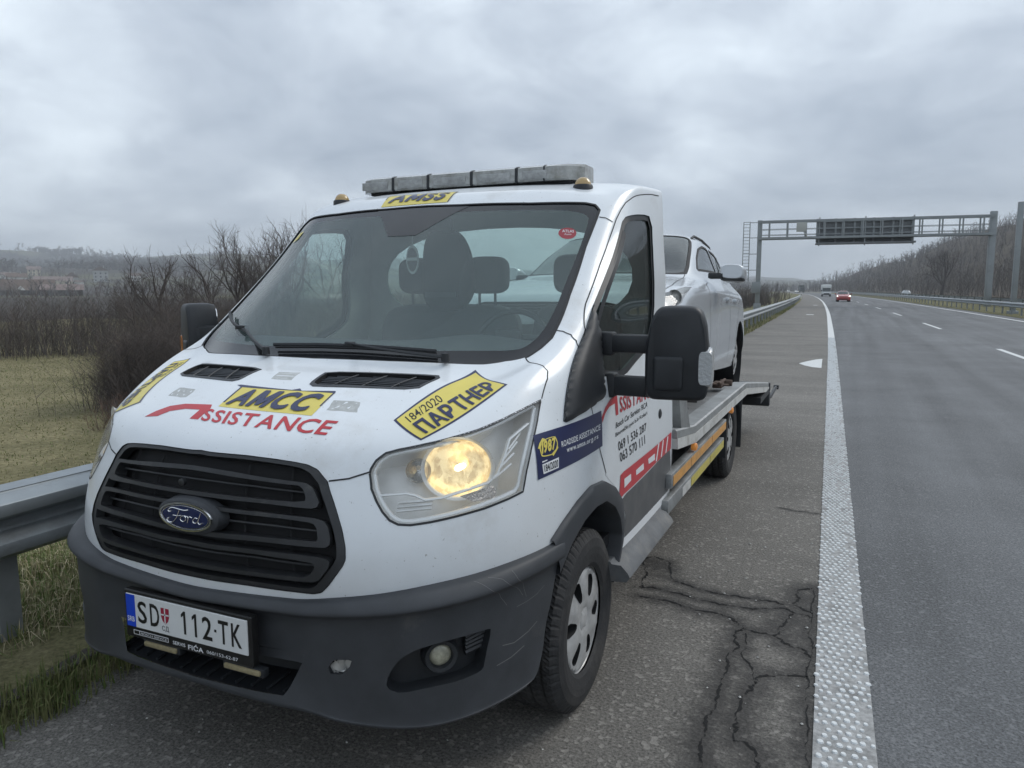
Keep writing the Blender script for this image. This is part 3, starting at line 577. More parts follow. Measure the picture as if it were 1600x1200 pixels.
def f(d):
    q = U['amss']; d.poly(q, .002, 0); d.poly(quadin(q, 0, 1, 0, .05), .0026, 1); d.poly(quadin(q, .985, 1, 0, 1), .0026, 1); d.poly(quadin(q, 0, .015, 0, .7), .0026, 1); d.text('AMSS', U['amss_t'], .0042, 1, .04, .22)
sticker(body, 'yellow sticker with navy capitals on the roof edge', [yellow, navy], f)
# ---- bonnet vents
for s in (1, -1):
    o = vent if s > 0 else mir(vent); o = rounded(o, 1, .12); c_ = o.mean(0); inn = c_+(o-c_)*np.array([.945, .84])
    d = Deco(W); d.poly(o, .0035, 0, holes=[inn]); q0 = [inn.min(0), inn.max(0)]
    mb = MB(); mb.V = [tuple(v) for v in d.V]; mb.F = list(d.F); mb.mi = [0]*len(d.F)
    V, F = walls(W, inn, .0035, -.03); mb.add(V, F, 1); P_, R_ = cut([], inn, .1); mb.add(W.pos(P_[:, 0], P_[:, 1], -.03), R_['rest'], 1)
    V, F = walls(W, o, .0035, -.001); mb.add(V, F, 0)
    def clipline(p, q):
        t = np.linspace(0, 1, 60)[:, None]; L = np.array(p)*(1-t)+np.array(q)*t; m_ = inpoly(L, inn); return L[m_]
    a0, a1 = q0[0], q0[1]
    for i in range(1, 9):
        v = a0[1]+(a1[1]-a0[1])*i/9; L = clipline((a0[0]-.1, v+ (.0)), (a1[0]+.1, v))
        if len(L) > 2: mb.tube(W.pos(L[:, 0], L[:, 1], -.012), .0032, 4, 0, flat=(1, 1))
    for i in (1, 2, 3):
        uu = a0[0]+(a1[0]-a0[0])*i/4; L = clipline((uu-.1*s, a0[1]-.1), (uu+.1*s, a1[1]+.1))
        if len(L) > 2: mb.tube(W.pos(L[:, 0], L[:, 1], -.004), .0025, 4, 0)
    mb.build('bonnet_vent', [dplast, void], bonnet)
# ---- grille
mb = MB(); V, F = walls(W, grille_o, .002, -.045); mb.add(V, F, 1); P_, R_ = cut([], grille_o, .12); mb.add(W.pos(P_[:, 0], P_[:, 1], -.045), R_['rest'], 1)
def plate(mb, outl, holes, o1, o0, m, bev=.004):
    P_, R_ = cut([('h', h) for h in holes], outl, .1, .05); mb.add(W.pos(P_[:, 0], P_[:, 1], o1), R_['rest'], m)
    for L in [outl]+list(holes): V, F = walls(W, L, o1, o0); mb.add(V, F, m)
def closed_half(L, k0, k1): return both([(0, L[0][1]+k0)]+list(L)+[(0, L[-1][1]+k1)])
cg = np.array([0, 2.3])
def shrink(o, a, b): return [tuple(cg+(np.array(p)-cg)*np.array([a, b])) for p in o]
plate(mb, shrink(grille_o, .995, .995), [shrink(grille_o, .945, .925)], -.002, -.03, 0)
for n_ in (1, 2, 3):
    o = closed_half(U['loop%do' % n_], .01, .0); i = closed_half(U['loop%di' % n_], .01, .0)
    plate(mb, rounded(o, 1, .12), [rounded(i, 1, .12)], .010, -.028, 0)
    t = U['thin%d' % n_]; L = np.array(both([(0, t[0][1])]+t[:])); L = np.array([(-a, b) for a, b in t[::-1]]+[(0, t[0][1])]+list(t)); L = resample(L, .1, False)
    mb.tube(W.pos(L[:, 0], L[:, 1], -.016), .0038, 6, 0)
for u in (-1.35, -.75, .72, 1.32):
    for v0_, v1_ in ((1.2, 3.35),): L = np.array([(u*(1-.06*(v-2)), v) for v in np.linspace(v0_, v1_, 16)]); mb.tube(W.pos(L[:, 0], L[:, 1], -.030), .004, 4, 1)
c_ = W.pos(-.12, 2.84, .0); mb.lathe([(.0,.0), (.0,.012), (.012,.012), (.014,.009), (.014,.0)], (0,0,0), 'y', 16, 0); nb = 16*5
mb.V[-nb:] = [(c_[0]+v[0], c_[1]-v[1]-.004, c_[2]+v[2]) for v in mb.V[-nb:]]
grille = mb.build('grille', [grillbar, void], truck)
# emblem: black boss, chrome oval, blue field, chrome script
ec = np.array([0.012, -.008, .935]); ea, eb = .113, .047
def oval(a, b, y, n=56): return [(ec[0]+a*math.cos(2*math.pi*k/n), ec[1]+y, ec[2]+b*math.sin(2*math.pi*k/n)) for k in range(n)]
def stack(mb, rings, m):
    n = len(rings[0]); V = [v for r in rings for v in r]; F = [(k*n+i, k*n+(i+1) % n, (k+1)*n+(i+1) % n, (k+1)*n+i) for k in range(len(rings)-1) for i in range(n)]; F.append(tuple((len(rings)-1)*n+i for i in range(n))); mb.add(V, F, m)
mb = MB(); stack(mb, [oval(ea*1.22, eb*1.35, .035), oval(ea*1.14, eb*1.22, -.004), oval(ea*1.02, eb*1.05, -.010)], 0)
stack(mb, [oval(ea, eb, -.008), oval(ea*.985, eb*.97, -.0165), oval(ea*.93, eb*.86, -.0165), oval(ea*.92, eb*.84, -.013)], 1)
stack(mb, [oval(ea*.92, eb*.84, -.0125), oval(ea*.90, eb*.80, -.0142), oval(ea*.5, eb*.4, -.0155)], 2)
n_ = 56; rr = [oval(ea*.885, eb*.775, -.0150), oval(ea*.868, eb*.745, -.0153)]; mb.add(rr[0]+rr[1], [(i, (i+1) % n_, n_+(i+1) % n_, n_+i) for i in range(n_)], 1)
def stroke(P, r): 
    P = np.array(P, float); t = np.linspace(0, len(P)-1, len(P)*7); Q = np.stack([np.interp(t, range(len(P)), P[:, k]) for k in (0, 1)], 1)
    for _ in range(5): Q[1:-1] = (Q[:-2]+2*Q[1:-1]+Q[2:])/4
    mb.tube([(ec[0]+a*ea, ec[1]-.0155, ec[2]+b*eb) for a, b in Q], r, 6, 1, flat=(1, .55))
S0 = .0034
stroke([(-.50,.30),(-.60,.22),(-.62,.40),(-.45,.56),(-.20,.50),(.0,.46),(.16,.54)], S0); stroke([(-.18,.48),(-.24,.20),(-.32,-.15),(-.46,-.46),(-.62,-.52),(-.70,-.32),(-.60,-.20)], S0); stroke([(-.44,.02),(-.26,.02),(-.12,.08)], S0*.8)
stroke([(-.02,.10),(-.14,.02),(-.17,-.22),(-.07,-.34),(.04,-.20),(.05,.02),(-.02,.10),(.10,.06)], S0*.9); stroke([(.12,.10),(.14,-.05),(.10,-.34)], S0*.9); stroke([(.13,-.05),(.20,.10),(.29,.04)], S0*.9)
stroke([(.50,.04),(.40,.08),(.31,-.10),(.33,-.30),(.43,-.28),(.52,-.05)], S0*.9); stroke([(.62,.46),(.55,.10),(.50,-.20),(.55,-.34),(.66,-.22)], S0*.9)
mb.build('emblem', [dplast, chrome, mat('deep_blue_enamel', (.012,.020,.075), rough=.2, coat=.5)], grille)
# ---- headlights
refl = mat('headlight_reflector', (.62,.62,.60), rough=.22, metal=.9, bump=.35, bscale=45)
lit = bpy.data.materials.new('lit_halogen_reflector'); lit.use_nodes = True; t = lit.node_tree; b_ = t.nodes['Principled BSDF']
tn = N(t, 'ShaderNodeTexCoord'); vn = N(t, 'ShaderNodeTexVoronoi', Scale=26.0); vn.feature = 'DISTANCE_TO_EDGE'; LK(t, tn.outputs['Object'], vn.inputs['Vector']); nn = N(t, 'ShaderNodeTexNoise', Scale=38.0, Detail=5.0); LK(t, tn.outputs['Object'], nn.inputs['Vector'])
rr_ = N(t, 'ShaderNodeValToRGB'); vc = N(t, 'ShaderNodeTexVoronoi', Scale=1.0); mpv = N(t, 'ShaderNodeMapping'); mpv.inputs['Scale'].default_value = (75, 75, 32); LK(t, tn.outputs['Object'], mpv.inputs[0]); LK(t, mpv.outputs[0], vc.inputs['Vector']); spv = N(t, 'ShaderNodeSeparateColor'); LK(t, vc.outputs['Color'], spv.inputs[0]); mav = N(t, 'ShaderNodeMath', operation='MULTIPLY_ADD'); LK(t, spv.outputs[0], mav.inputs[0]); mav.inputs[1].default_value = .30; mavb = N(t, 'ShaderNodeMath', operation='SUBTRACT'); LK(t, nn.outputs['Fac'], mavb.inputs[0]); mavb.inputs[1].default_value = .13; LK(t, mavb.outputs[0], mav.inputs[2]); LK(t, mav.outputs[0], rr_.inputs[0]); rr_.color_ramp.elements[0].position = .36; rr_.color_ramp.elements[0].color = (.52,.38,.22,1); rr_.color_ramp.elements[1].position = .60; rr_.color_ramp.elements[1].color = (1,.84,.50,1)
b_.inputs['Base Color'].default_value = (.5,.4,.2,1); b_.inputs['Metallic'].default_value = .6; b_.inputs['Roughness'].default_value = .25; LK(t, rr_.outputs[0], b_.inputs['Emission Color']); b_.inputs['Emission Strength'].default_value = .55  # bulb light reflected by the facets is painted in as mottled emission
bulb = mat('glowing_bulb', (1,.9,.6), emit=((1,.88,.6), 2.0))
hgrey = mat('headlight_housing_grey', (.78,.78,.77), rough=.3, metal=.15, var=.08); hpale = mat('headlight_pale_bezel', (.74,.75,.75), rough=.25, metal=.2)
turnm = mat('turn_signal_reflector', (.55,.50,.46), rough=.25, metal=.6, bump=.8, bscale=120)
for s in (1, -1):
    o = hlR if s > 0 else mir(hlR); fx = lambda L: [(a*s, b) for a, b in L]
    root = skin('headlight', W, PTS, R['headlight' if s > 0 else 'headlight_left'], lens, truck, -.001)
    mb = MB(); V, F = walls(W, o, .0, -.125); mb.add(V, F, 0); P_, R_ = cut([], o, .15); mb.add(W.pos(P_[:, 0], P_[:, 1], -.125), R_['rest'], 0); mb.build('housing', [hgrey], root)
    d = Deco(W); oo = np.array(o); c_ = oo.mean(0); d.ribbon([tuple(p) for p in np.vstack([oo, oo[:1]])], .007, .0012); d.build('lens_seal', bplast, root)
    mb = MB(); inn = c_+(oo-c_)*np.array([.955, .94]); L = resample(rounded(inn, 1, .2), .08); mb.tube(W.pos(L[:, 0], L[:, 1], -.016), .0075, 6, 0, closed=True, flat=(1, .6))
    st = fx(U['hl_strip']); L = resample(st, .08, False); mb.tube(W.pos(L[:, 0], L[:, 1], -.020), .0085, 6, 0, flat=(1, .5))
    L = resample(fx([hl[10], hl[11], hl[13], hl[14]]), .1, False)
    fins = [((3.95, 3.35), (4.2, 3.75)), ((3.85, 3.1), (4.12, 3.5)), ((3.78, 2.9), (4.05, 3.2)), ((3.72, 2.72), (4.0, 2.95))]
    for a, b2 in fins: L = np.array(fx([a, ((a[0]+b2[0])/2, (a[1]+b2[1])/2), b2])); mb.tube(W.pos(L[:, 0], L[:, 1], -.035), .004, 4, 0)
    for k in range(3): L = np.array(fx([(2.5, 2.52+.07*k), (2.75, 2.50+.07*k), (2.95, 2.47+.07*k)])); mb.tube(W.pos(L[:, 0], L[:, 1], -.05), .005, 4, 0)
    mb.build('chrome_trim', [hpale], root)
    # main reflector bowl facing forward, with glowing bulb
    bw = np.array(U['hl_bowl']); ctr = W.pos(3.22*s, 3.20, -.048); mb = MB()
    prof = [(-.012,.108), (-.006,.101), (.0,.097), (.018,.088), (.034,.070), (.045,.045), (.050,.0)]; mb.lathe(prof, (0,0,0), 'y', 40, ms=[1, 1, 0, 0, 0, 0])
    ca, sa_ = math.cos(.55*s), math.sin(.55*s); mb.V = [(ctr[0]+v[0]*ca*1.08-v[1]*sa_, ctr[1]+v[1]*ca+v[0]*sa_*1.08, ctr[2]+v[2]*.95) for v in mb.V]; mb.build('reflector', [lit, hpale], root)
    mb = MB(); mb.lathe([(-.012,.0), (-.010,.008), (.0,.011), (.02,.011), (.04,.009)], tuple(ctr), 'y', 16); mb.build('bulb', [bulb], root)
    c3 = W.pos(2.68*s, 3.36, -.070); mb = MB(); mb.lathe([(-.01,.040), (.0,.036), (.02,.026), (.03,.008)], (0,0,0), 'y', 24); mb.V = [(c3[0]+v[0]*ca-v[1]*sa_, c3[1]+v[1]*ca+v[0]*sa_, c3[2]+v[2]) for v in mb.V]; mb.build('reflector', [refl], root)
    L = fx(U['hl_turn']); P_, R_ = cut([], L if s > 0 else L[::-1], .1); d = Deco(W); d._put(P_, R_['rest'], -.03, 0); d.build('turn_signal', [turnm, amber], root)
# ---- bumper
RB = UVB; itk = [(-.40,.505),(.40,.505),(.345,.398),(-.345,.398)]
def b_uv(L): return [tuple(q) for q in Bp.closest(L)]
intake_o = b_uv([(x, W.pos(abs(x)/.28, 1)[1]-.01, z) for x, z in [(-.40,.505),(-.2,.505),(0,.505),(.2,.505),(.40,.505),(.375,.45),(.345,.398),(.17,.396),(0,.395),(-.17,.396),(-.345,.398),(-.375,.45)]])
fog = rounded(RB['fog'], 1, .2); arb = b_uv([(1.03, y, z) for y, z in [(.45,.34),(.56,.44),(.60,.54),(.65,.66),(.68,.79)]])
NB = Bp.nc-1; end = arb+[(NB, 10), (NB, 0), (arb[0][0], 0)]; end_o = [tuple(np.clip(p, [0, 0], [NB, 10])) for p in end]
tow = RB['tow']
PB, RBm = cut([('intake', intake_o), ('fog', fog), ('fog_left', mir(fog)), ('end', end_o), ('end', mir(end_o)), ('tow', rounded(tow, 1, .15))], (-NB, NB, 0, 10), .22, .12)
bump = skin('bumper', Bp, PB, RBm['rest'], dplast, truck)
mb = MB()
def bwalls(L, o1, o0, m): V, F = walls(Bp, L, o1, o0, .12); mb.add(V, F, m)
bwalls(tow, 0, -.02, 0); P_, R_ = cut([], tow, .2); mb.add(Bp.pos(P_[:, 0], P_[:, 1], -.012)+RNG.normal(0, .004, (len(P_), 3)), R_['rest'], 1); mb.build('tow_eye_recess', [bplast, mat('crumpled_foil', (.5,.5,.48), rough=.4, metal=.6)], bump)
for s in (1, -1):
    mb = MB(); fl_ = fog if s > 0 else mir(fog); bwalls(fl_, 0, -.055, 0); P_, R_ = cut([], fl_, .2); mb.add(Bp.pos(P_[:, 0], P_[:, 1], -.055), R_['rest'], 0)
    for k in range(6): q0 = (8.75*s, 4.15+.16*k); q1 = (9.25*s, 4.25+.19*k); L = np.array([q0, q1]); mb.tube(Bp.pos(L[:, 0], L[:, 1], -.036), .009, 6, 0)
    mb.build('fog_lamp_recess', [bplast], bump)
scm = mat('pale_scuff', (.15,.15,.148), rough=.8)
for k in range(1, 7): d = Deco(Bp); d.ribbon(RB['scr%d' % k], .0016 if k < 5 else .003, .0008, 0, .3); d.build('scratch', scm, bump)
# step tread inside the intake
mb = MB(); xs = np.linspace(-.42, .42, 29); pl = [W.pos(abs(x)/.28, 1)[1] for x in xs]
V = []; 
for x, y in zip(xs, pl): V += [(x, y-.004, .395), (x, y+.012, .392), (x, y+.13, .405), (x, y+.16, .53), (x, y+.02, .53)]
F = [(i*5+j, i*5+j+1, i*5+j+6, i*5+j+5) for i in range(28) for j in range(4)]; mb.add(V, F, 0)
for i in range(1, 28, 2): mb.tube([(xs[i], pl[i]+.012, .397), (xs[i]*1.02, pl[i]+.11, .407)], .006, 6, 1)
mb.add([(s*.42, y, z) for s in (1,) for y, z in ((pl[0]+.045,.41),(pl[0]+.16,.41),(pl[0]+.16,.53),(pl[0]+.045,.53))], [(0,1,2,3)], 0); mb.add([(-.42, y, z) for y, z in ((pl[0]+.045,.41),(pl[0]+.16,.41),(pl[0]+.16,.53),(pl[0]+.045,.53))], [(0,1,2,3)], 0)
mb.build('bumper_step', [bplast, bplast], bump)
for s in (1, -1):
    fp = np.array(RB['foglamp'][0]); p = Bp.pos(fp[0]*s, fp[1], -.03); mb = MB(); mb.lathe([(-.008,.0), (-.005,.022), (.0,.033), (.003,.035)], (0,0,0), 'y', 28, 0); mb.lathe([(.004,.034), (-.012,.038), (-.014,.050), (.0,.056), (.035,.060)], (0,0,0), 'y', 28, 1)
    a_ = .75*s; mb.V = [(p[0]+v[0]*math.cos(a_)-v[1]*math.sin(a_), p[1]+v[1]*math.cos(a_)+v[0]*math.sin(a_), p[2]+v[2]) for v in mb.V]; mb.build('fog_lamp', [mat('dirty_fog_lens', (.30,.29,.22), rough=.18, coat=.6, var=.4, vscale=40), bplast], bump)
# ---- licence plate with frame and two small lamps under it
pw = mat('plate_white', (.66,.67,.66), rough=.35, var=.05); pb = mat('plate_blue', (.01,.06,.52), rough=.35); pbk = mat('plate_black', (.01,.01,.01), rough=.4); prd = mat('plate_red', (.32,.02,.05), rough=.4)
py, z0, z1 = -.040, .536, .648
def flat(mb, pts, y, m): mb.add([(x, y, z) for x, z in pts], [tuple(range(len(pts)))], m)
mb = MB(); mb.box(-.272, .280, py+.001, py+.03, .497, .660, 2, .004); mb.box(-.260, .266, py-.003, py+.006, z0, z1, 0, .0015); flat(mb, [(-.259, z0+.001), (-.217, z0+.001), (-.217, z1-.001), (-.259, z1-.001)], py-.0034, 1)
def ptext(s, x0, x1, a0, a1, m, y=py-.0040, bold=0.0): 
    V, F = text_mesh(s, bold); mn, mx_ = V.min(0), V.max(0); Q = (V-mn)/(mx_-mn); mb.add([(x0+(x1-x0)*a, y, a0+(a1-a0)*b2) for a, b2 in Q], F, m)
for ch, x in (('S', -.205), ('D', -.148), ('1', -.010), ('1', .037), ('2', .082), ('T', .150), ('K', .203)):
    w_ = .022 if ch == '1' else .041
    if ch == '1': flat(mb, [(x+.012, z0+.019), (x+.021, z0+.019), (x+.021, z1-.017), (x+.013, z1-.017), (x+.002, z1-.028), (x+.002, z1-.039), (x+.012, z1-.031)], py-.0040, 3); continue
    ptext(ch, x, x+w_, z0+.019, z1-.017, 3, bold=.012)
mb.box(.133, .141, py-.0042, py-.003, z0+.052, z0+.060, 3)
ptext('SRB', -.255, -.222, z0+.018, z0+.036, 4, py-.0040, .01); ptext('СД', -.096, -.066, z0+.010, z0+.030, 3)
sh = [(-.098, z1-.022), (-.062, z1-.022), (-.062, z1-.050), (-.068, z1-.066), (-.080, z1-.076), (-.092, z1-.066), (-.098, z1-.050)]; flat(mb, sh, py-.0038, 5); flat(mb, [(-.0825, z1-.074), (-.0775, z1-.074), (-.0775, z1-.022), (-.0825, z1-.022)], py-.0043, 0); flat(mb, [(-.098, z1-.047), (-.062, z1-.047), (-.062, z1-.042), (-.098, z1-.042)], py-.0043, 0)
ptext('SERVIS', -.055, .0, .509, .521, 4, py-.0005, .01); ptext('FIĆA', .012, .078, .505, .527, 4, py-.0005, .02); ptext('060/153-62-87', .092, .222, .508, .519, 4, py-.0005)
flat(mb, [(-.235,.509), (-.075,.509), (-.075,.525), (-.235,.525)], py-.0004, 4); flat(mb, [(-.205,.511), (-.077,.511), (-.077,.523), (-.205,.523)], py-.0008, 3); flat(mb, [(-.232,.511), (-.208,.511), (-.208,.523), (-.232,.523)], py-.0008, 3)
ptext('BOSCH SERVICE', -.198, -.082, .5135, .5205, 4, py-.0012)
tag(mb.build('licence_plate', [pw, pb, pbk, pbk, wvin, prd], bump, smooth=False), 'front plate in a black dealer frame')
for x in (-.115, .235):
    mb = MB(); mb.box(x-.072, x+.072, py-.004, py+.016, .477, .493, 0, .004); mb.box(x-.082, x+.082, py+.004, py+.03, .470, .497, 1, .003); mb.build('marker_lamp', [mat('aged_lamp_lens', (.26,.22,.13), rough=.25, var=.2, vscale=60), bplast], bump)
# ---- wheel arch trims and liner
TR_O = [(.62,.795),(.702,.835),(.832,.878),(.97,.902),(1.11,.890),(1.25,.832),(1.36,.75),(1.41,.63),(1.385,.53),(1.345,.45)]
TR_I = [(.655,.66),(.74,.745),(.856,.797),(.98,.815),(1.10,.807),(1.22,.75),(1.30,.68),(1.34,.60),(1.33,.53),(1.29,.45)]
for s in (1, -1):
    a = np.array(side_uv(TR_O)); b2 = np.array(side_uv(TR_I)); tt = np.linspace(0, 9, 60)
    a = np.stack([np.interp(tt, range(10), a[:, k]) for k in (0, 1)], 1); b2 = np.stack([np.interp(tt, range(10), b2[:, k]) for k in (0, 1)], 1)
    rows = []
    for f_a, off in ((0, .001), (.04, .014), (.2, .020), (.75, .026), (.95, .024), (1.0, .012), (1.0, -.06), (1.0, -.20)):
        uvr = a*(1-f_a)+b2*f_a; p = W.pos(uvr[:, 0], uvr[:, 1]); p[:, 0] += off; rows.append(p*[s, 1, 1])
    n_ = 60; V = np.concatenate(rows); F = [(k*n_+i, k*n_+i+1, (k+1)*n_+i+1, (k+1)*n_+i) for k in range(len(rows)-1) for i in range(n_-1)]
    mesh_obj('wheel_arch_trim', V, F if s < 0 else [q_[::-1] for q_ in F], dplast, truck, angle=50)
    mb = MB(); aa = np.linspace(-.15, math.pi+.15, 30); ring = [(1.0+.46*math.cos(t_), .40+.46*math.sin(t_)) for t_ in aa]; mb.add([(x_*s, y_, z_) for y_, z_ in ring for x_ in (.55, .97)], [(2*i, 2*i+1, 2*i+3, 2*i+2) for i in range(29)])
    mb.add([(.55*s, 1.0, .33)]+[(.55*s, y_, z_) for y_, z_ in ring], [(0, i, i+1) for i in range(1, 30)]); mb.build('wheel_arch_liner', void, truck)
# side step under the doors
for s in (1, -1):
    mb = MB(); P = [(0, 1.24, 0), (0, 2.16, 0)]; prof = [(.80,.50), (1.012,.505), (1.018,.495), (1.045,.475), (1.075,.445), (1.085,.425), (1.07,.405), (.80,.40)]
    V = [(s*x, y+(.05 if x > 1.03 else 0)*(1 if y < 1.5 else .6), z) for y in (1.25, 2.12) for x, z in prof]; n_ = len(prof); F = [(i, (i+1) % n_, n_+(i+1) % n_, n_+i) for i in range(n_)]+[tuple(range(n_)), tuple(range(n_, 2*n_))]
    mb.add(V, F); mb.build('side_step', mat('scuffed_grey_plastic', (.10,.105,.11), rough=.6, var=.2, vscale=10, dirt=(.2,.19,.17), dscale=6, dlo=.5, dhi=.8), truck, angle=30)
# black A-pillar cover with mirror foot
tr = U['trim']
for s in (1, -1):
    o = tr if s > 0 else mir(tr); mb = MB(); c_ = np.mean(o, 0); P_, R_ = cut([], o, .1, .06); e_ = np.array([min(np.min(np.linalg.norm(resample(o, .05)-p, axis=1))/.22, 1) for p in P_]); mb.add(W.pos(P_[:, 0], P_[:, 1], .004+.022*np.sqrt(e_)), R_['rest'], 0); V, F = walls(W, o, .004, -.01); mb.add(V, F, 0); mb.build('mirror_mount', bplast, truck)
# ---- wing mirrors
def rbox(x0, x1, z0, z1, y0, y1, rx, n=36, prof=((0, .80), (.12, .93), (.35, 1.0), (.75, 1.0), (1.0, .95))):
    cx, cz = (x0+x1)/2, (z0+z1)/2; rings = []
    for t_, sc_ in prof:
        ring = []
        for k in range(n):
            a_ = 2*math.pi*k/n; c, q_ = math.cos(a_), math.sin(a_); e_ = 2/rx; ring.append((cx+(x1-x0)/2*sc_*abs(c)**e_*math.copysign(1, c), y0+(y1-y0)*t_, cz+(z1-z0)/2*sc_*abs(q_)**e_*math.copysign(1, q_)))
        rings.append(ring)
    V = [v for r in rings for v in r]; F = [(k*n+i, k*n+(i+1) % n, (k+1)*n+(i+1) % n, (k+1)*n+i) for k in range(len(rings)-1) for i in range(n)]+[tuple(range(n))[::-1], tuple((len(rings)-1)*n+i for i in range(n))]
    return V, F
for s in (1, -1):
    mb = MB(); V, F = rbox(1.152, 1.394, 1.210, 1.577, 1.185, 1.33, 8, n=56, prof=((0, .90), (.05, .96), (.15, .99), (.35, 1.0), (.8, 1.0), (1.0, .96))); V = [(x+(.012 if z < 1.35 else -.0)*0-(.035*max(0, (z-1.45)/.12) if x < 1.25 else .028*max(0, (z-1.45)/.12)*-1*-1 if x > 1.33 else 0)*(-1 if x < 1.25 else 1), y, z) for x, y, z in V]; mb.add(V, F)
    V, F = rbox(1.185, 1.30, 1.25, 1.385, 1.175, 1.20, 8); mb.add(V, F)
    V, F = rbox(1.165, 1.385, 1.405, 1.412, 1.186, 1.215, 8); 
    mb.box(.955, 1.175, 1.225, 1.285, 1.388, 1.462, 0, .014); mb.box(.965, 1.185, 1.225, 1.285, 1.214, 1.295, 0, .014); mb.box(1.150, 1.19, 1.22, 1.29, 1.22, 1.45, 0, .01)
    mb.box(.945, 1.02, 1.218, 1.292, 1.375, 1.470, 0, .012); mb.box(.955, 1.03, 1.218, 1.292, 1.205, 1.305, 0, .012)
    ANG = math.radians(8) if s > 0 else math.radians(-33); PV = (1.27*s, 1.258)
    def turn(V, lo=1.14):
        o_ = []
        for x, y, z in V:
            x *= s; k_ = min(1, max(0, (abs(x)-1.10)/.06)); a_ = ANG*k_; dx, dy = x-PV[0], y-PV[1]; o_.append((PV[0]+dx*math.cos(a_)-dy*math.sin(a_), PV[1]+dx*math.sin(a_)+dy*math.cos(a_), z))
        return o_
    mb.V = turn(mb.V); wm = mb.build('wing_mirror', bplast, truck, angle=40)
    mb = MB(); V, F = rbox(1.350, 1.412, 1.262, 1.418, 1.182, 1.30, 4.5); mb.add(turn(V), F, 0)
    lensm = mat('clear_ribbed_lens', (.40,.41,.41), rough=.12, coat=.8, bump=.5, bscale=90) if s > 0 else mat('orange_indicator_lens', (.50,.16,.02), rough=.2, coat=.5)
    mb.build('indicator_lens', lensm, wm)
    mb = MB(); V, F = rbox(1.18, 1.37, 1.25, 1.55, 1.332, 1.336, 6, prof=((0, 1), (1, 1))); mb.add(turn(V), F); mb.build('mirror_glass', chrome, wm)
# ---- wipers
def wiper(pts, arm, lab):
    L = resample(pts, .1, False); mb = MB(); P = W.pos(L[:, 0], L[:, 1], .022); mb.tube(P, .0065, 6, 0, flat=(1, 1.2)); P = W.pos(L[:, 0], L[:, 1], .008); mb.tube(P, .004, 4, 0)
    A = resample(arm, .1, False); mb.tube(W.pos(A[:, 0], A[:, 1], np.linspace(.026, .040, len(A))), np.linspace(.010, .006, len(A)), 6, 0, flat=(1, .7)); e_ = W.pos(arm[0][0], arm[0][1], .03); mb.lathe([(-.02,.016), (.010,.014), (.014,.0)], tuple(e_), 'z', 14)
    mid = L[int(len(L)*.5)]; m_ = W.pos(mid[0], mid[1], .03); mb.box(m_[0]-.02, m_[0]+.02, m_[1]-.009, m_[1]+.009, m_[2]-.010, m_[2]+.008, 0, .003); mb.build('wiper', bplast, truck)
wiper(U['wip2'], U['wip2arm'], '')
wiper(U['wip1'], [U['wip1'][2], tuple(np.array(U['wip1'][1])*.8+np.array(U['wip1'][2])*.2), U['wip1'][1]], '')
# ---- light bar and roof beacons
lb_l = mat('hazed_lightbar_lens', (.34,.345,.33), rough=.18, coat=.6, spec=.6, var=.2, vscale=25, dirt=(.13,.115,.085), dscale=9, dlo=.45, dhi=.75)
lb_i = mat('lightbar_reflector', (.34,.345,.34), rough=.3, metal=.3, var=.25, vscale=30, bump=.5, bscale=140)
bar = MB(); yl = 2.0
def barsec(x, k=1.0): return [(x, yl-.142*k, 2.178), (x, yl-.150*k, 2.186), (x, yl-.147*k, 2.246+.006*(k-1)), (x, yl-.125*k, 2.256), (x, yl+.125*k, 2.256), (x, yl+.147*k, 2.246), (x, yl+.150*k, 2.186), (x, yl+.142*k, 2.178)]
bar.box(-.60, .60, yl-.10, yl+.10, 2.165, 2.180, 0, .004)
lbar = bar.build('light_bar', [bplast], truck)
cuts = [-.655, -.42, -.20, .06, .315, .655]
for i in range(5):
    xa, xb = cuts[i]+.004, cuts[i+1]-.004; mb = MB(); xsn = [xa, (xa+xb)/2, xb]; ks = [1, 1, 1]
    if i == 0: xsn = [xa, xa+.03, xa+.10, xb]; ks = [.55, .80, 1, 1]
    if i == 4: xsn = [xa, xb-.16, xb-.07, xb-.02, xb]; ks = [1, 1, .88, .62, .45]
    V = [p for x, k_ in zip(xsn, ks) for p in barsec(x, k_)]; F = [(a_*8+j, a_*8+(j+1) % 8, a_*8+8+(j+1) % 8, a_*8+8+j) for a_ in range(len(xsn)-1) for j in range(8)]+[tuple(range(8)), tuple((len(xsn)-1)*8+j for j in range(8))]
    mb.add(V, F, 0); mb.box(xa+.03, xb-.03 if i < 4 else xb-.17, yl-.153, yl-.135, 2.188, 2.230, 1, .004); sc2 = [barsec(xx, 1.012) for xx in ((xb-.004, xb+.012) if i < 4 else (xb-.19, xb-.182))]; sc2 = [[(a, b2, c+.0015*(1 if c > 2.2 else -1)) for a, b2, c in r_] for r_ in sc2]; mb.add(sc2[0]+sc2[1], [(j, (j+1) % 8, 8+(j+1) % 8, 8+j) for j in range(8)]+[tuple(range(8)), tuple(range(8, 16))], 2); mb.build('lamp_module', [lb_l, lb_i, bplast], lbar, angle=25)
for s in (1, -1):
    p = np.array([.70*s, 1.765, 2.128 if s > 0 else 2.128]); q_ = W.closest([p])[0]; p = W.pos(q_[0], q_[1]); mb = MB(); mb.lathe([(-.02,.048), (.006,.047), (.012,.043)], tuple(p), 'z', 28, 0); mb.lathe([(.010,.040), (.022,.038), (.036,.030), (.045,.018), (.048,.0)], tuple(p), 'z', 28, 1); mb.build('roof_beacon', [bplast, mat('warm_lit_lens', (.36,.25,.10), rough=.2, coat=.6, emit=((1,.62,.22), .03))], truck)
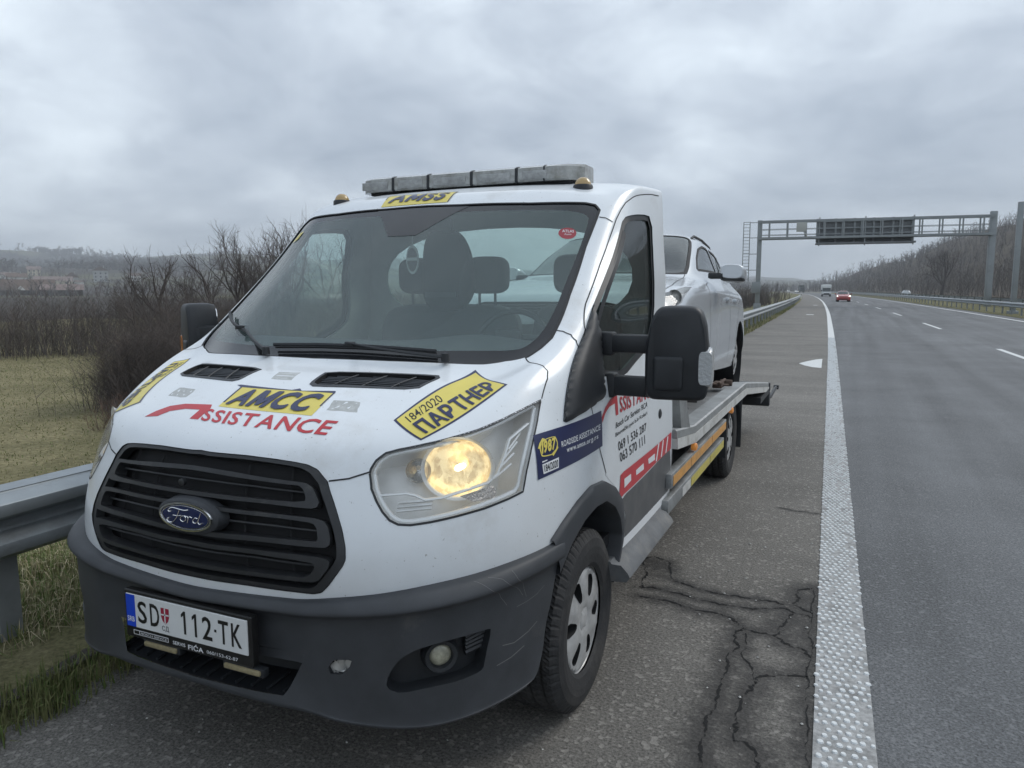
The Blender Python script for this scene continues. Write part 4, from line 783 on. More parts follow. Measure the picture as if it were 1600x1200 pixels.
# ---- cabin
mb = MB(); mb.box(-.98, .98, 1.0, 2.34, .55, .60, 0); mb.build('cab_floor', void, truck)
prof = [(1.02,1.30), (.78,1.405), (.82,1.425), (1.0,1.44), (1.18,1.435), (1.30,1.40), (1.36,1.30), (1.34,1.05), (1.28,.75)]
mb = MB(); xs = np.linspace(-.86, .86, 25); V = [(x, y-.10*(1-min(1, abs(x)/.9)**2)+.10, z+(.035*math.exp(-((x-.42)/.22)**2) if 1.0 < y < 1.34 else 0)-.02) for x in xs for y, z in prof]; k = len(prof); F = [(i*k+j, i*k+j+1, (i+1)*k+j+1, (i+1)*k+j) for i in range(24) for j in range(k-1)]; mb.add(V, F)
mb.build('dashboard', mat('dashboard_plastic', (.05,.053,.056), rough=.75, var=.1, bump=.1, bscale=200), truck)
def seat(x, w_, hrs, nm='seat'):
    mb = MB(); V, F = rbox(x-w_/2, x+w_/2, .98, 1.56, 2.05, 2.18, 5); mb.add([(a, b2+(c-1.0)*.17, c) for a, b2, c in V], F); V, F = rbox(x-w_/2, x+w_/2, .82, 1.02, 1.62, 2.14, 6); mb.add(V, F); st_ = mb.build(nm, cloth_seat, truck)
    for hx in hrs:
        mb = MB(); V, F = rbox(hx-.125, hx+.125, 1.62, 1.83, 2.13, 2.24, 4); mb.add(V, F); mb.tube([(hx-.05, 2.19, 1.54), (hx-.05, 2.19, 1.64)], .008, 8); mb.tube([(hx+.05, 2.19, 1.54), (hx+.05, 2.19, 1.64)], .008, 8); mb.build('headrest', cloth_seat, st_)
seat(.52, .50, [.52]); seat(-.27, .92, [-.47, -.02])
mb = MB(); P = [(.44+.19*math.cos(a_), 1.50+.07*math.sin(a_), 1.37+.17*math.sin(a_)) for a_ in np.linspace(0, 2*math.pi, 40, endpoint=False)]; mb.tube(P, .014, 8, closed=True); mb.tube([(.26, 1.5, 1.42), (.62, 1.5, 1.42)], .015, 6); mb.box(.37, .51, 1.46, 1.50, 1.36, 1.46, 0, .02); mb.tube([(.44, 1.5, 1.40), (.44, 1.25, 1.30)], .03, 8); mb.build('steering_wheel', bplast, truck)
mb = MB(); mb.box(-.14, .12, 1.52, 1.55, 1.92, 1.985, 0, .014); mb.tube([(0, 1.535, 1.97), (0, 1.48, 2.04)], .01, 8); mb.build('rear_view_mirror', bplast, truck)
# ---- wheels
def tyre_mesh(R_=.355, wd=.225, n=120):
    """outer side towards +x, centred on the axle"""
    h = wd/2; side = [(-h+.012,.205), (-h+.002,.222), (-h-.006,.26), (-h-.008,.285), (-h-.002,.318), (-h+.012,.340)]
    tread = [(x, R_-.006*(abs(x)/h)**3*1.2) for x in np.linspace(-h+.022, h-.022, 15)]
    prof = side+tread+[(-a, r) for a, r in side[::-1]]; k = len(prof); V = []
    for i in range(n*2):
        t_ = 2*math.pi*i/(n*2)
        for j, (x, r) in enumerate(prof):
            if 6 <= j < 21:
                c = j-6; gro = c in (3, 7, 11); ph = (i+(2 if c > 7 else 0)+(c % 3)) % 4
                if gro: r -= .009
                elif ph == 0: r -= .006
            elif j in (5, 21) and i % 4 == 0: r -= .006
            V.append((x, r*math.cos(t_), r*math.sin(t_)))
    F = [(i*k+j, i*k+j+1, ((i+1) % (2*n))*k+j+1, ((i+1) % (2*n))*k+j) for i in range(2*n) for j in range(k-1)]
    return V, F
def hubcap(mb, x, R_=.208, no=6, m=0, mh=1):
    """dished wheel cover with paired openings"""
    holes = []
    for k in range(no):
        a0 = 2*math.pi*k/no
        P = [(r*math.cos(a0+d), r*math.sin(a0+d)) for r, d in ((.092,-.20), (.168,-.29), (.182,-.08), (.172,.09), (.096,.05))]; holes.append(rounded(P, 2, .2))
    P_, R2_ = cut([('h', h) for h in holes], [(R_*math.cos(t_), R_*math.sin(t_)) for t_ in np.linspace(0, 2*math.pi, 64, endpoint=False)], .016, .012)
    r = np.hypot(P_[:, 0], P_[:, 1]); th = np.arctan2(P_[:, 1], P_[:, 0]); z = np.interp(r, [0, .035, .04, .06, .12, .17, .195, .208], [.004, .004, -.004, .006, .004, -.004, -.002, -.016])+.005*np.cos(no*(th-.5))*np.clip((r-.06)/.06, 0, 1)*np.clip((.2-r)/.03, 0, 1)
    mb.add([(x+zz, a, b2) for (a, b2), zz in zip(P_, z)], R2_['rest'], m)
    for h in holes:
        n_ = len(h); rr2 = np.hypot(h[:, 0], h[:, 1]); zz = np.interp(rr2, [0, .035, .04, .06, .12, .17, .195, .208], [.004, .004, -.004, .006, .004, -.004, -.002, -.016])
        mb.add([(x+q_, a, b2) for (a, b2), q_ in zip(h, zz)]+[(x-.05, a*1.01, b2*1.01) for a, b2 in h], [(i, (i+1) % n_, n_+(i+1) % n_, n_+i) for i in range(n_)], mh)
    mb.add([(x-.048, R_*math.cos(t_), R_*math.sin(t_)) for t_ in np.linspace(0, 2*math.pi, 40, endpoint=False)], [tuple(range(40))], mh)
def make_wheel(parent, loc, s, steer=0.0, R_=.355, wd=.225, capx=.098, caps='hub'):
    e_ = empty('wheel', loc, (0, 0, steer+(0 if s > 0 else math.pi)), parent=parent); V, F = tyre_mesh(R_, wd); o = mesh_obj('tyre', V, F, rubber, e_, smooth=False)
    mb = MB(); hubcap(mb, capx); mb.lathe([(capx-.02,.206), (capx-.008,.212), (capx-.012,.219), (capx-.03,.222), (-.09,.21)], (0,0,0), 'x', 48, 0); mb.build('rim', [alloy, void], e_, angle=30); return e_
wheel0 = make_wheel(truck, (.885, 1.0, .352), 1)
def copy_tree(o, parent=None):
    c = o.copy(); COL.objects.link(c)
    if parent: c.parent = parent
    for ch in list(o.children): copy_tree(ch, c)
    return c
for x, y, s in ((-.885, 1.0, -1), (.86, 4.98, 1), (-.86, 4.98, -1)):
    c = copy_tree(wheel0, truck); c.location = (x, y, .352); c.rotation_euler = (1.1*s, 0, 0 if s > 0 else math.pi)
# ================================================================ FLATBED (part of the truck)
def bedz(y): return float(np.interp(y, [2.36, 2.9, 5.33, 7.40, 7.55], [.878, .815, .800, .565, .555]))
tread = mat('ribbed_deck_metal', (.27,.275,.275), rough=.5, metal=.5, var=.12, vscale=7, dirt=(.12,.115,.11), dscale=3, dlo=.42, dhi=.75)
def _ribs(m):
    t = m.node_tree; b = t.nodes['Principled BSDF']; tcn = N(t, 'ShaderNodeTexCoord'); mp = N(t, 'ShaderNodeMapping'); mp.inputs['Scale'].default_value = (24, 14, 24); LK(t, tcn.outputs['Object'], mp.inputs[0])
    v = N(t, 'ShaderNodeTexVoronoi', Scale=1.0, Randomness=0.0); LK(t, mp.outputs[0], v.inputs['Vector']); r = N(t, 'ShaderNodeMapRange'); r.inputs[1].default_value = .18; r.inputs[2].default_value = .34; LK(t, v.outputs['Distance'], r.inputs[0])
    src = b.inputs['Base Color'].links[0].from_socket; mx_ = N(t, 'ShaderNodeMix', data_type='RGBA'); LK(t, r.outputs[0], mx_.inputs[0]); mx_.inputs[6].default_value = (.03,.03,.03,1); LK(t, src, mx_.inputs[7]); LK(t, mx_.outputs[2], b.inputs['Base Color'])
    bp = N(t, 'ShaderNodeBump', Strength=.6, Distance=.01); LK(t, r.outputs[0], bp.inputs['Height']); LK(t, bp.outputs[0], b.inputs['Normal'])
_ribs(tread)
stripw = mat('worn_white_paint', (.50,.50,.48), rough=.6, var=.1, vscale=10, dirt=(.22,.20,.17), dscale=6, dlo=.5, dhi=.75)
ys = [2.42, 2.66, 2.9, 3.5, 4.2, 4.8, 5.33, 5.9, 6.6, 7.40]
mb = MB(); V = []
for y in ys: V += [(x, y, bedz(y)-.035) for x in (-.95, .95)]
mb.add(V, [(2*i, 2*i+1, 2*i+3, 2*i+2) for i in range(len(ys)-1)], 0)
for x in np.arange(-.9, .91, .15):   # pressed planks running along the bed
    mb.add([(x+dx, y, bedz(y)-.033+dz) for y in ys for dx, dz in ((-.008, 0), (-.004, .009), (.004, .009), (.008, 0))], [(i*4+j, i*4+j+1, i*4+j+5, i*4+j+4) for i in range(len(ys)-1) for j in range(3)], 0)
bed = mb.build('flatbed', [tread], truck)
ys2 = [2.36]+ys[1:]
for s in (1, -1):
    mb = MB(); pr = [(.93, -.03), (.93, .0), (1.035, .0), (1.045, -.008), (1.048, -.048), (.93, -.05)]; k = len(pr)
    mb.add([(s*x, y, bedz(y)+z) for y in ys2 for x, z in pr], [(i*k+j, i*k+(j+1) % k, (i+1)*k+(j+1) % k, (i+1)*k+j) for i in range(len(ys2)-1) for j in range(k)]+[tuple(range(k)), tuple((len(ys2)-1)*k+j for j in range(k))], 0)
    pr = [(.98, -.05), (1.052, -.05), (1.054, -.108), (.98, -.108)]; k = 4
    mb.add([(s*x, y, bedz(y)+z) for y in ys2 for x, z in pr], [(i*k+j, i*k+(j+1) % k, (i+1)*k+(j+1) % k, (i+1)*k+j) for i in range(len(ys2)-1) for j in range(k)]+[tuple(range(k)), tuple((len(ys2)-1)*k+j for j in range(k))], 1)
    mb.build('side_rail', [alum, stripw], bed, angle=30)
    # gusset plate at the head of the bed
    mb = MB(); mb.add([(s*x, y, z) for x, y, z in ((.985,2.47,1.06),(1.03,2.47,1.06),(1.04,2.60,1.06),(.995,2.60,1.06),(.985,2.56,.80),(1.035,2.56,.80),(1.045,2.76,.80),(.995,2.76,.80))], [(0,1,2,3),(4,7,6,5),(0,4,5,1),(1,5,6,2),(2,6,7,3),(3,7,4,0)], 0); mb.build('headboard_gusset', alum, bed, smooth=False)
    # side guard: two rails with reflective tape on hangers
    sg = empty('side_guard', (s*1.0, 2.2, .45), parent=truck); o_ = np.array([s*1.0, 2.2, .45])
    def sgbox(mb, x0, x1, y0, y1, z0, z1, m, bev=.0): mb.box(min(s*x0, s*x1)-o_[0], max(s*x0, s*x1)-o_[0], y0-o_[1], y1-o_[1], z0-o_[2], z1-o_[2], m, bev)
    for z0_, z1_, ya, yb2, tp in ((.575, .655, 2.24, 4.14, 2), (.450, .528, 2.17, 4.05, 3)):
        mb = MB(); sgbox(mb, 1.0, 1.05, ya, yb2, z0_, z1_, 0, .004)
        segs = [(ya+.04, ya+.52), (ya+.54, ya+1.25), (ya+1.27, yb2-.02)] if tp == 2 else [(ya+.62, ya+1.25), (ya+1.28, yb2-.02)]
        for a_, b2 in segs: sgbox(mb, 1.049, 1.0525, a_, b2, z0_+.008, z1_-.018, tp)
        if tp == 3: sgbox(mb, 1.049, 1.0525, ya+.36, ya+.60, z0_+.008, z1_-.018, 1)
        mb.build('guard_rail', [alum, stripw, mat('orange_reflective_tape', (.62,.30,.06), rough=.35, var=.12, vscale=30, dirt=(.35,.22,.1), dscale=12, dlo=.5, dhi=.8), mat('yellow_reflective_tape', (.55,.46,.08), rough=.35, var=.12, vscale=30, dirt=(.3,.26,.12), dscale=12, dlo=.5, dhi=.8)], sg, angle=30)
    for y in (2.5, 3.3, 3.9):
        mb = MB(); sgbox(mb, .955, .985, y, y+.05, .46, .78, 0); mb.build('hanger', steel, sg, smooth=False)
    for y in (2.87, 4.39):
        mb = MB(); mb.lathe([(-.02*s,.022), (.0,.026), (.012*s,.022), (.018*s,.0)], (s*1.052, y, .685), 'x', 16); mb.build('side_marker', mat('orange_marker_lens', (.60,.22,.04), rough=.2, coat=.5, emit=((1,.4,.1), .12)), truck)
    mb = MB(); mb.box(min(s*.70, s*1.0), max(s*.70, s*1.0), 5.42, 5.44, .18, .70, 0, .004); mb.build('mud_flap', bplast, truck)
    mb = MB(); pr = []
    for a_ in np.linspace(-.2, math.pi+.2, 18): pr.append((4.98+.44*math.cos(a_), .34+.40*math.sin(a_)))
    V = [(s*x, y, min(z, .70)) for y, z in pr for x in (.66, .99)]; mb.add(V, [(2*i, 2*i+1, 2*i+3, 2*i+2) for i in range(len(pr)-1)]); mb.build('rear_mudguard', bplast, truck)
mb = MB()
for x in (-.42, .42): mb.box(x-.04, x+.04, 2.3, 7.2, .42, .58, 0)
for y in (2.9, 3.7, 4.5, 5.3, 6.1, 6.9): mb.box(-.93, .93, y, y+.07, min(.66, bedz(y)-.16), min(.70, bedz(y)-.12), 0)
mb.box(-.45, .45, 2.46, 3.0, .40, .62, 0); mb.box(-.85, -.45, 3.0, 4.1, .35, .62, 0); mb.box(.50, .93, 3.2, 4.0, .40, .60, 0); mb.tube([(-.9, 4.98, .352), (.9, 4.98, .352)], .06, 10); mb.lathe([(-.13, .0), (-.12, .12), (.12, .12), (.13, .0)], (0, 4.98, .352), 'x', 20); mb.tube([(-.85, 1.0, .30), (.85, 1.0, .30)], .05, 8); mb.box(-.5, .5, .5, 2.3, .36, .55, 0)
mb.build('chassis_frame', steel, truck, smooth=False)
mb = MB(); mb.box(.25, 1.06, 7.36, 7.46, .29, .46, 0, .01); mb.box(-1.06, -.25, 7.36, 7.46, .29, .46, 0, .01); mb.box(-1.06, 1.06, 7.38, 7.46, .46, .56, 0, .008); mb.box(.93, 1.055, 6.5, 7.36, .44, .50, 0)
mb.tube([(1.0, 7.40, .34), (1.04, 7.75, .36), (1.05, 8.15, .40), (1.05, 8.35, .40)], .022, 6); mb.box(1.02, 1.08, 8.30, 8.36, .375, .425, 0)
mb.build('rear_crossmember', bplast, truck, angle=30)
# ================================================================ SILVER-WHITE ESTATE CAR ON THE BED (local: y=0 front axle, nose to -y)
CARN = [
 [(0,-.86,.22),(.45,-.83,.22),(.74,-.62,.22),(.83,-.40,.22),(.845,0,.22),(.845,.9,.22),(.845,1.8,.22),(.845,2.7,.24),(.80,3.3,.28),(.5,3.52,.28),(0,3.55,.28)],
 [(0,-.93,.42),(.46,-.89,.42),(.77,-.66,.43),(.86,-.42,.43),(.872,0,.43),(.875,.9,.40),(.875,1.8,.40),(.872,2.7,.43),(.83,3.32,.45),(.52,3.56,.45),(0,3.60,.45)],
 [(0,-.92,.60),(.45,-.87,.60),(.75,-.64,.61),(.85,-.40,.62),(.87,0,.62),(.878,.9,.62),(.878,1.8,.62),(.872,2.7,.62),(.83,3.32,.62),(.52,3.54,.62),(0,3.58,.62)],
 [(0,-.84,.735),(.42,-.78,.735),(.70,-.52,.76),(.81,-.30,.79),(.85,.05,.81),(.87,.9,.82),(.872,1.8,.83),(.862,2.7,.85),(.81,3.28,.87),(.50,3.46,.87),(0,3.50,.87)],
 [(0,-.60,.815),(.40,-.54,.815),(.64,-.34,.835),(.75,-.10,.86),(.81,.25,.88),(.85,.95,.90),(.855,1.8,.925),(.84,2.7,.95),(.78,3.22,.97),(.48,3.40,.97),(0,3.44,.97)],
 [(0,-.15,.905),(.40,-.10,.905),(.61,.06,.915),(.69,.25,.925),(.745,.50,.94),(.80,1.05,.965),(.81,1.8,.985),(.80,2.6,1.0),(.74,3.14,1.03),(.46,3.32,1.03),(0,3.36,1.03)],
 [(0,.30,.975),(.38,.34,.975),(.60,.44,.975),(.675,.55,.98),(.715,.72,1.0),(.755,1.15,1.03),(.765,1.8,1.05),(.755,2.5,1.065),(.70,3.04,1.08),(.44,3.24,1.08),(0,3.28,1.08)],
 [(0,.62,1.15),(.36,.66,1.15),(.57,.76,1.145),(.635,.85,1.15),(.665,.98,1.16),(.69,1.3,1.18),(.70,1.8,1.19),(.69,2.4,1.19),(.64,2.92,1.19),(.42,3.12,1.19),(0,3.16,1.19)],
 [(0,.98,1.33),(.34,1.02,1.33),(.53,1.10,1.32),(.585,1.18,1.31),(.605,1.28,1.31),(.625,1.5,1.33),(.635,1.8,1.335),(.63,2.3,1.335),(.585,2.78,1.32),(.40,2.98,1.32),(0,3.02,1.32)],
 [(0,1.18,1.395),(.32,1.21,1.395),(.48,1.26,1.39),(.53,1.32,1.385),(.545,1.4,1.39),(.56,1.55,1.40),(.565,1.8,1.405),(.56,2.3,1.405),(.52,2.70,1.39),(.38,2.86,1.39),(0,2.90,1.39)],
 [(0,1.45,1.44),(.22,1.46,1.44),(.32,1.49,1.44),(.35,1.53,1.44),(.36,1.58,1.44),(.365,1.68,1.445),(.37,1.82,1.445),(.365,2.2,1.445),(.34,2.55,1.435),(.26,2.64,1.435),(0,2.68,1.435)],
 [(0,1.7,1.455),(.005,1.71,1.455),(.008,1.72,1.455),(.01,1.74,1.455),(.012,1.76,1.455),(.012,1.8,1.456),(.012,1.9,1.456),(.012,2.1,1.455),(.01,2.3,1.452),(.005,2.4,1.45),(0,2.42,1.45)],
]
Cp = Patch(CARN); carglass = _fix_glass(glass_mat('car_glass', (.22,.25,.25), haze=.14)); cblack = mat('car_black_trim', (.02,.021,.022), rough=.55); clamp = _fix_glass(glass_mat('car_lamp_lens', (.9,.9,.9), haze=.05, hazecol=(.8,.8,.8)))  # car glass haze is a diffuse veil painted in for reflected sky
def c_side(L, x): return [tuple(q) for q in Cp.closest([(x, y, z) for y, z in L])]
def arc(cy, cz, r, a0, a1, n): return [(cy+r*math.cos(t), cz+r*math.sin(t)) for t in np.linspace(a0, a1, n)]
front_arch = c_side(arc(0, .31, .375, -.25, math.pi+.25, 20), .87); rear_arch = c_side(arc(2.70, .31, .375, -.25, math.pi+.25, 20), .87)
front_arch = front_arch+[(front_arch[-1][0], -.2), (front_arch[0][0], -.2)]; rear_arch = rear_arch+[(rear_arch[-1][0], -.2), (rear_arch[0][0], -.2)]
cwin1 = rounded(c_side([(.88,1.035),(1.22,1.045),(1.78,1.075),(1.80,1.345),(1.55,1.35),(1.30,1.30),(1.05,1.17)], .68), 1, .1); cwin2 = rounded(c_side([(1.87,1.08),(2.46,1.10),(2.50,1.20),(2.36,1.345),(1.88,1.352)], .68), 1, .1); cwin3 = rounded(c_side([(2.54,1.12),(2.80,1.13),(2.72,1.28),(2.44,1.345),(2.54,1.22)], .66), 1, .1)
cws = both([(0, 9.0-.12)]+[(a, b) for a, b in [(1.0, 8.85), (2.0, 8.8), (2.9, 8.72), (3.22, 8.4), (3.2, 7.5), (3.1, 6.6), (2.9, 6.2), (2.0, 6.12), (1.0, 6.1), (0, 6.1)]])
crw = [(9.0, 8.7), (10, 8.75), (10, 6.9), (8.95, 6.9), (8.7, 7.6)]
chl = [(1.45,2.55),(1.75,2.35),(2.3,2.35),(2.9,2.55),(3.5,3.1),(3.75,3.55),(3.3,3.55),(2.6,3.3),(1.9,3.05)]
cgr = both([(0, 2.7), (1.0, 2.7), (1.3, 2.5), (1.15, 2.15), (0, 2.1)]); cgr2 = both([(0, 1.0), (1.0, 1.0), (1.25, .8), (1.0, .4), (0, .4)])
cdoor1 = c_side([(.62,.28),(.60,.75),(.70,.97),(.86,1.02)], .86); cdoor2 = c_side([(1.80,.28),(1.83,.75),(1.84,1.06)], .87); cdoor3 = c_side([(2.28,.30),(2.33,.55),(2.55,.80),(2.62,1.05)], .87)
CP_, CR = cut([('ws', cws)]+[(k+('' if k in ('hl', 'arch', 'rw') else str(s)), L if s > 0 else mir(L)) for k, L in (('wa', cwin1), ('wb', cwin2), ('wc', cwin3), ('hl', chl), ('arch', front_arch), ('arch', rear_arch), ('rw', crw)) for s in (1, -1)]+[('gr', cgr), ('gr2', cgr2)], (-10, 10, 0, 11), .16, .09)
def make_car(name, loc, rot, paint, label, cat, group=None, detail=True, lights=0.0, scale=1.0):
    root = empty(name, loc, rot, label, cat, group); root.scale = (scale,)*3
    bd = skin('body', Cp, CP_, CR['rest'], paint, root)
    d = Deco(Cp)
    for L in (cdoor1, cdoor2, cdoor3):
        for s in (1, -1): d.ribbon([(a*s, b) for a, b in L], .006, .001)
    for s in (1, -1): d.ribbon([(s*a, b) for a, b in ((2.9,6.1),(2.95,5.0),(2.65,4.0),(2.2,3.4))], .006, .001)
    for Lw in (cwin1, cwin2, cwin3):
        for s in (1, -1): q_ = [(s*a, b) for a, b in Lw]; d.ribbon(q_+[q_[0]], .022, .0015)
    d.ribbon(list(cws)+[cws[0]], .03, .0015); d.build('door_gap', gap, bd)
    skin('windscreen', Cp, CP_, CR['ws'], carglass, root, -.003); 
    for k, nm in [(a+b2, 'side_window') for a in ('wa', 'wb', 'wc') for b2 in ('1', '-1')]+[('rw', 'rear_window')]: skin(nm, Cp, CP_, CR[k], carglass, root, -.004)
    mb = MB(); V, F = walls(Cp, cgr, 0, -.03); mb.add(V, F); mb.add(Cp.pos(CP_[:, 0], CP_[:, 1], -.03), CR['gr']); mb.add(Cp.pos(CP_[:, 0], CP_[:, 1], -.02), CR['gr2'])
    for v in (2.25, 2.4, 2.55): L = np.array([(u, v) for u in np.linspace(-1.15, 1.15, 12)]); mb.tube(Cp.pos(L[:, 0], L[:, 1], -.01), .008, 4)
    mb.build('grille', cblack, root)
    for s in (1, -1):
        P_ = mir(chl) if s < 0 else chl; hl_ = Deco(Cp); hl_.poly(P_, -.002); h_ = hl_.build('headlight', [clamp], root); mb = MB(); V, F = walls(Cp, P_, 0, -.05); mb.add(V, F, 0); Q_, QR = cut([], P_, .2); mb.add(Cp.pos(Q_[:, 0], Q_[:, 1], -.05), QR['rest'], 0)
        c_ = Cp.pos(2.7*s, 2.95, -.03); mb.lathe([(-.02,.055), (.0,.05), (.025,.03), (.03,.0)], tuple(c_), 'y', 20, 1); mb.build('housing', [hpale, mat('lit_car_lamp', (1,.95,.85), emit=((1,.93,.8), 4.0)) if lights else refl], h_)
        if detail:
            mb = MB(); V, F = rbox(.0, .20, .0, .135, 0, .17, 3.2); V = [(s*(.885+x), .86+y-.04*(x/.2)*0+.09*(x/.2), .975+z-.02*(y/.17)) for x, y, z in V]; mb.add(V, F, 0); mb.box(min(s*.80, s*.92), max(s*.80, s*.92), .87, .97, .985, 1.03, 1, .01); V, F = rbox(.01, .19, -.008, .03, .01, .16, 3.5); mb.add([(s*(.885+x), .86+y+.09*(x/.2), .975+z) for x, y, z in V], F, 1); mb.build('wing_mirror', [paint, cblack], root)
            mb = MB(); L = [(s*.555, 1.42, 1.385), (s*.565, 1.50, 1.415), (s*.57, 1.9, 1.428), (s*.565, 2.4, 1.418), (s*.545, 2.68, 1.375)]; L = resample(np.array(L), .08, False); mb.tube(L, .012, 8); mb.build('roof_rail', cblack, root)
            for yy, zz in ((1.60, .845), (2.20, .865)): p = Cp.pos(*((lambda q_: (q_[0]*1.0, q_[1]))(Cp.closest([(.87, yy, zz)])[0]))); mb = MB(); mb.box(min(s*(p[0]-.01), s*(p[0]+.03)), max(s*(p[0]-.01), s*(p[0]+.03)), yy-.10, yy+.08, zz-.015, zz+.018, 0, .008); mb.build('door_handle', paint, root)
    if detail: mb = MB(); mb.tube([(0, 1.62, 1.44), (0, 1.78, 1.66)], .004, 5); mb.build('antenna', cblack, root)
    mb = MB(); mb.box(-.70, .70, .55, 3.0, .30, .34, 0); mb.box(-.80, .80, -.5, 3.2, .24, .30, 0); mb.box(-.66, .66, .62, .95, .70, .95, 0, .05)
    for x in (-.36, .36): V, F = rbox(x-.24, x+.24, .5, 1.16, 1.55, 1.7, 5); mb.add(V, F); V, F = rbox(x-.12, x+.12, 1.14, 1.30, 1.66, 1.74, 4); mb.add(V, F)
    V, F = rbox(-.62, .62, .5, 1.10, 2.35, 2.5, 6); mb.add(V, F); mb.build('interior', cblack, root)
    for y in (0, 2.70):
        for s in (1, -1):
            mb = MB(); mb.lathe([(s*.55,.36), (s*.86,.36)], (0, y, .31), 'x', 24); mb.lathe([(s*.55,.02), (s*.55,.36)], (0, y, .31), 'x', 24); mb.build('wheel_arch_liner', void, bd)
            e_ = empty('wheel', (s*.745, y, .315), (.4*y, 0, 0 if s > 0 else math.pi), parent=root); k_ = .315/.355; e_.scale = (.92, k_, k_); t_ = bpy.data.objects.new('tyre', wheel0.children[0].data); COL.objects.link(t_); t_.parent = e_
            o2_ = bpy.data.objects.new('rim', carwheel); COL.objects.link(o2_); o2_.parent = e_
    return root
# five double-spoke alloy wheel for the cars
mb = MB(); 
holes = []
for k in range(5):
    a0 = 2*math.pi*k/5
    holes.append(rounded([(r*math.cos(a0+d), r*math.sin(a0+d)) for r, d in ((.075,-.30),(.185,-.46),(.190,0),(.185,.46),(.075,.30))], 2, .2))
Pw, Rw = cut([('h', h) for h in holes], [(.208*math.cos(t_), .208*math.sin(t_)) for t_ in np.linspace(0, 2*math.pi, 56, endpoint=False)], .02, .014); rw_ = np.hypot(Pw[:, 0], Pw[:, 1])
mb.add([(.085+np.interp(r, [0,.04,.05,.12,.19,.208], [.01,.01,.004,.008,.004,-.012]), a, b2) for (a, b2), r in zip(Pw, rw_)], Rw['rest'], 0); mb.lathe([(.06,.206), (.09,.212), (.085,.222), (.06,.224)], (0,0,0), 'x', 40, 0); mb.lathe([(.02,.0), (.02,.206)], (0,0,0), 'x', 40, 1); mb.lathe([(.03,.02),(.03,.14),(.02,.145)], (0,0,0), 'x', 30, 0)
tmp = mb.build('rim', [alloy, void]); carwheel = tmp.data; bpy.data.objects.remove(tmp)
silver = mat('silver_white_car_paint', (.54,.565,.59), rough=.25, metal=.25, coat=.6, var=.02, dirt=(.38,.38,.37), dscale=2.5, dlo=.6, dhi=.95)
pitch = math.atan((.845-.665)/2.70)
# front axle contact on the bed near y=3.9, rear axle on the sloping tail near y=6.6
car = make_car('estate_car', (-.055, 3.88, bedz(3.88)-.030), (-pitch, 0, math.radians(1.2)), silver, 'pale silver estate car with roof rails loaded nose first on the truck bed', 'car', scale=1.035)
# wheel strap with ratchet on the bed beside the car
mb = MB(); z_ = bedz(5.05)-.02; mb.tube([(.78, 4.62, z_+.10), (.86, 4.85, z_+.045), (.93, 5.0, z_+.03)], .012, 6); mb.box(.82, .90, 4.84, 4.99, z_+.015, z_+.065, 0, .008); mb.tube([(.88, 4.82, z_+.06), (.90, 5.02, z_+.075)], .012, 6); mb.lathe([(-.05, .0), (-.05, .028), (.05, .028), (.05, .0)], (.91, 5.03, z_+.045), 'x', 12)
mb.build('strap_ratchet', [mat('rusty_steel', (.09,.06,.045), rough=.8, var=.3, vscale=20)]) ; tag(bpy.data.objects['strap_ratchet'], 'rusty tie-down ratchet lying on the bed in front of the car\'s rear wheel', 'ratchet')
# things inside the cabin
mb = MB(); V, F = rbox(-.40, -.07, 1.52, 1.98, 2.02, 2.10, 2.6); V = [(x+.02, y+(.03*math.sin(9*z+5*x)), z) for x, y, z in V]; mb.add(V, F); mb.box(-.33, -.13, 2.015, 2.03, 1.60, 1.63, 1); mb.build('jacket', [mat('dark_padded_cloth', (.022,.024,.028), rough=.9), mat('faded_print', (.06,.065,.07), rough=.9)])
tag(bpy.data.objects['jacket'], 'dark padded jacket hung between the headrests inside the truck cab', 'jacket')
mb = MB(); V, F = rbox(-.135, -.065, 1.72, 1.86, 1.52, 1.527, 2.0, prof=((0, 1), (1, 1))); mb.add(V, F, 0); V, F = rbox(-.128, -.072, 1.733, 1.847, 1.517, 1.521, 2.0, prof=((0, 1), (1, 1))); mb.add(V, F, 1); mb.box(-.130, -.070, 1.514, 1.519, 1.785, 1.80, 0); mb.tube([(-.10, 1.523, 1.86), (-.10, 1.53, 1.93)], .003, 4, 0); mb.build('air_freshener', [mat('pale_card', (.55,.57,.57), rough=.6), mat('dark_card', (.03,.03,.035), rough=.6)])
tag(bpy.data.objects['air_freshener'], 'oval air freshener hanging from the truck\'s inside mirror', 'air freshener')
# ================================================================ ROAD AND GROUND
EY = [-40, .99, 5.22, 18.61, 25.39, 32.28, 53.37, 75.55, 106.84, 141.95, 194.78, 262.3, 315.2, 411, 520, 700]; EX = [3.0, 1.94, 1.83, 1.5, 1.31, 1.1, .44, -.4, -1.72, -3.5, -6.6, -11.2, -16.0, -26.5, -42, -76]
_t = np.linspace(-40, 700, 741); _e = np.interp(_t, EY, EX)
for _ in range(60): _e[1:-1] = (_e[:-2]+2*_e[1:-1]+_e[2:])/4
def xe(y): return np.interp(y, _t, _e)
def rp(y, off, z=0.0): return (float(xe(y))+off, y, z)
YS = np.concatenate([np.arange(-30, 40, 1.0), np.arange(40, 150, 3.0), np.arange(150, 700, 10.0)])
def smooth(a): a = np.clip(a, 0, 1); return a*a*(3-2*a)
_g = np.random.default_rng(3); _w = [( _g.normal(0, 1, 2)/s, _g.uniform(0, 6.28), a) for s, a in ((260, .9), (150, .7), (70, .45), (35, .22), (16, .10)) for _ in range(4)]
def wob(x, y): return sum(a*np.sin(k[0]*x+k[1]*y+p) for k, p, a in _w)
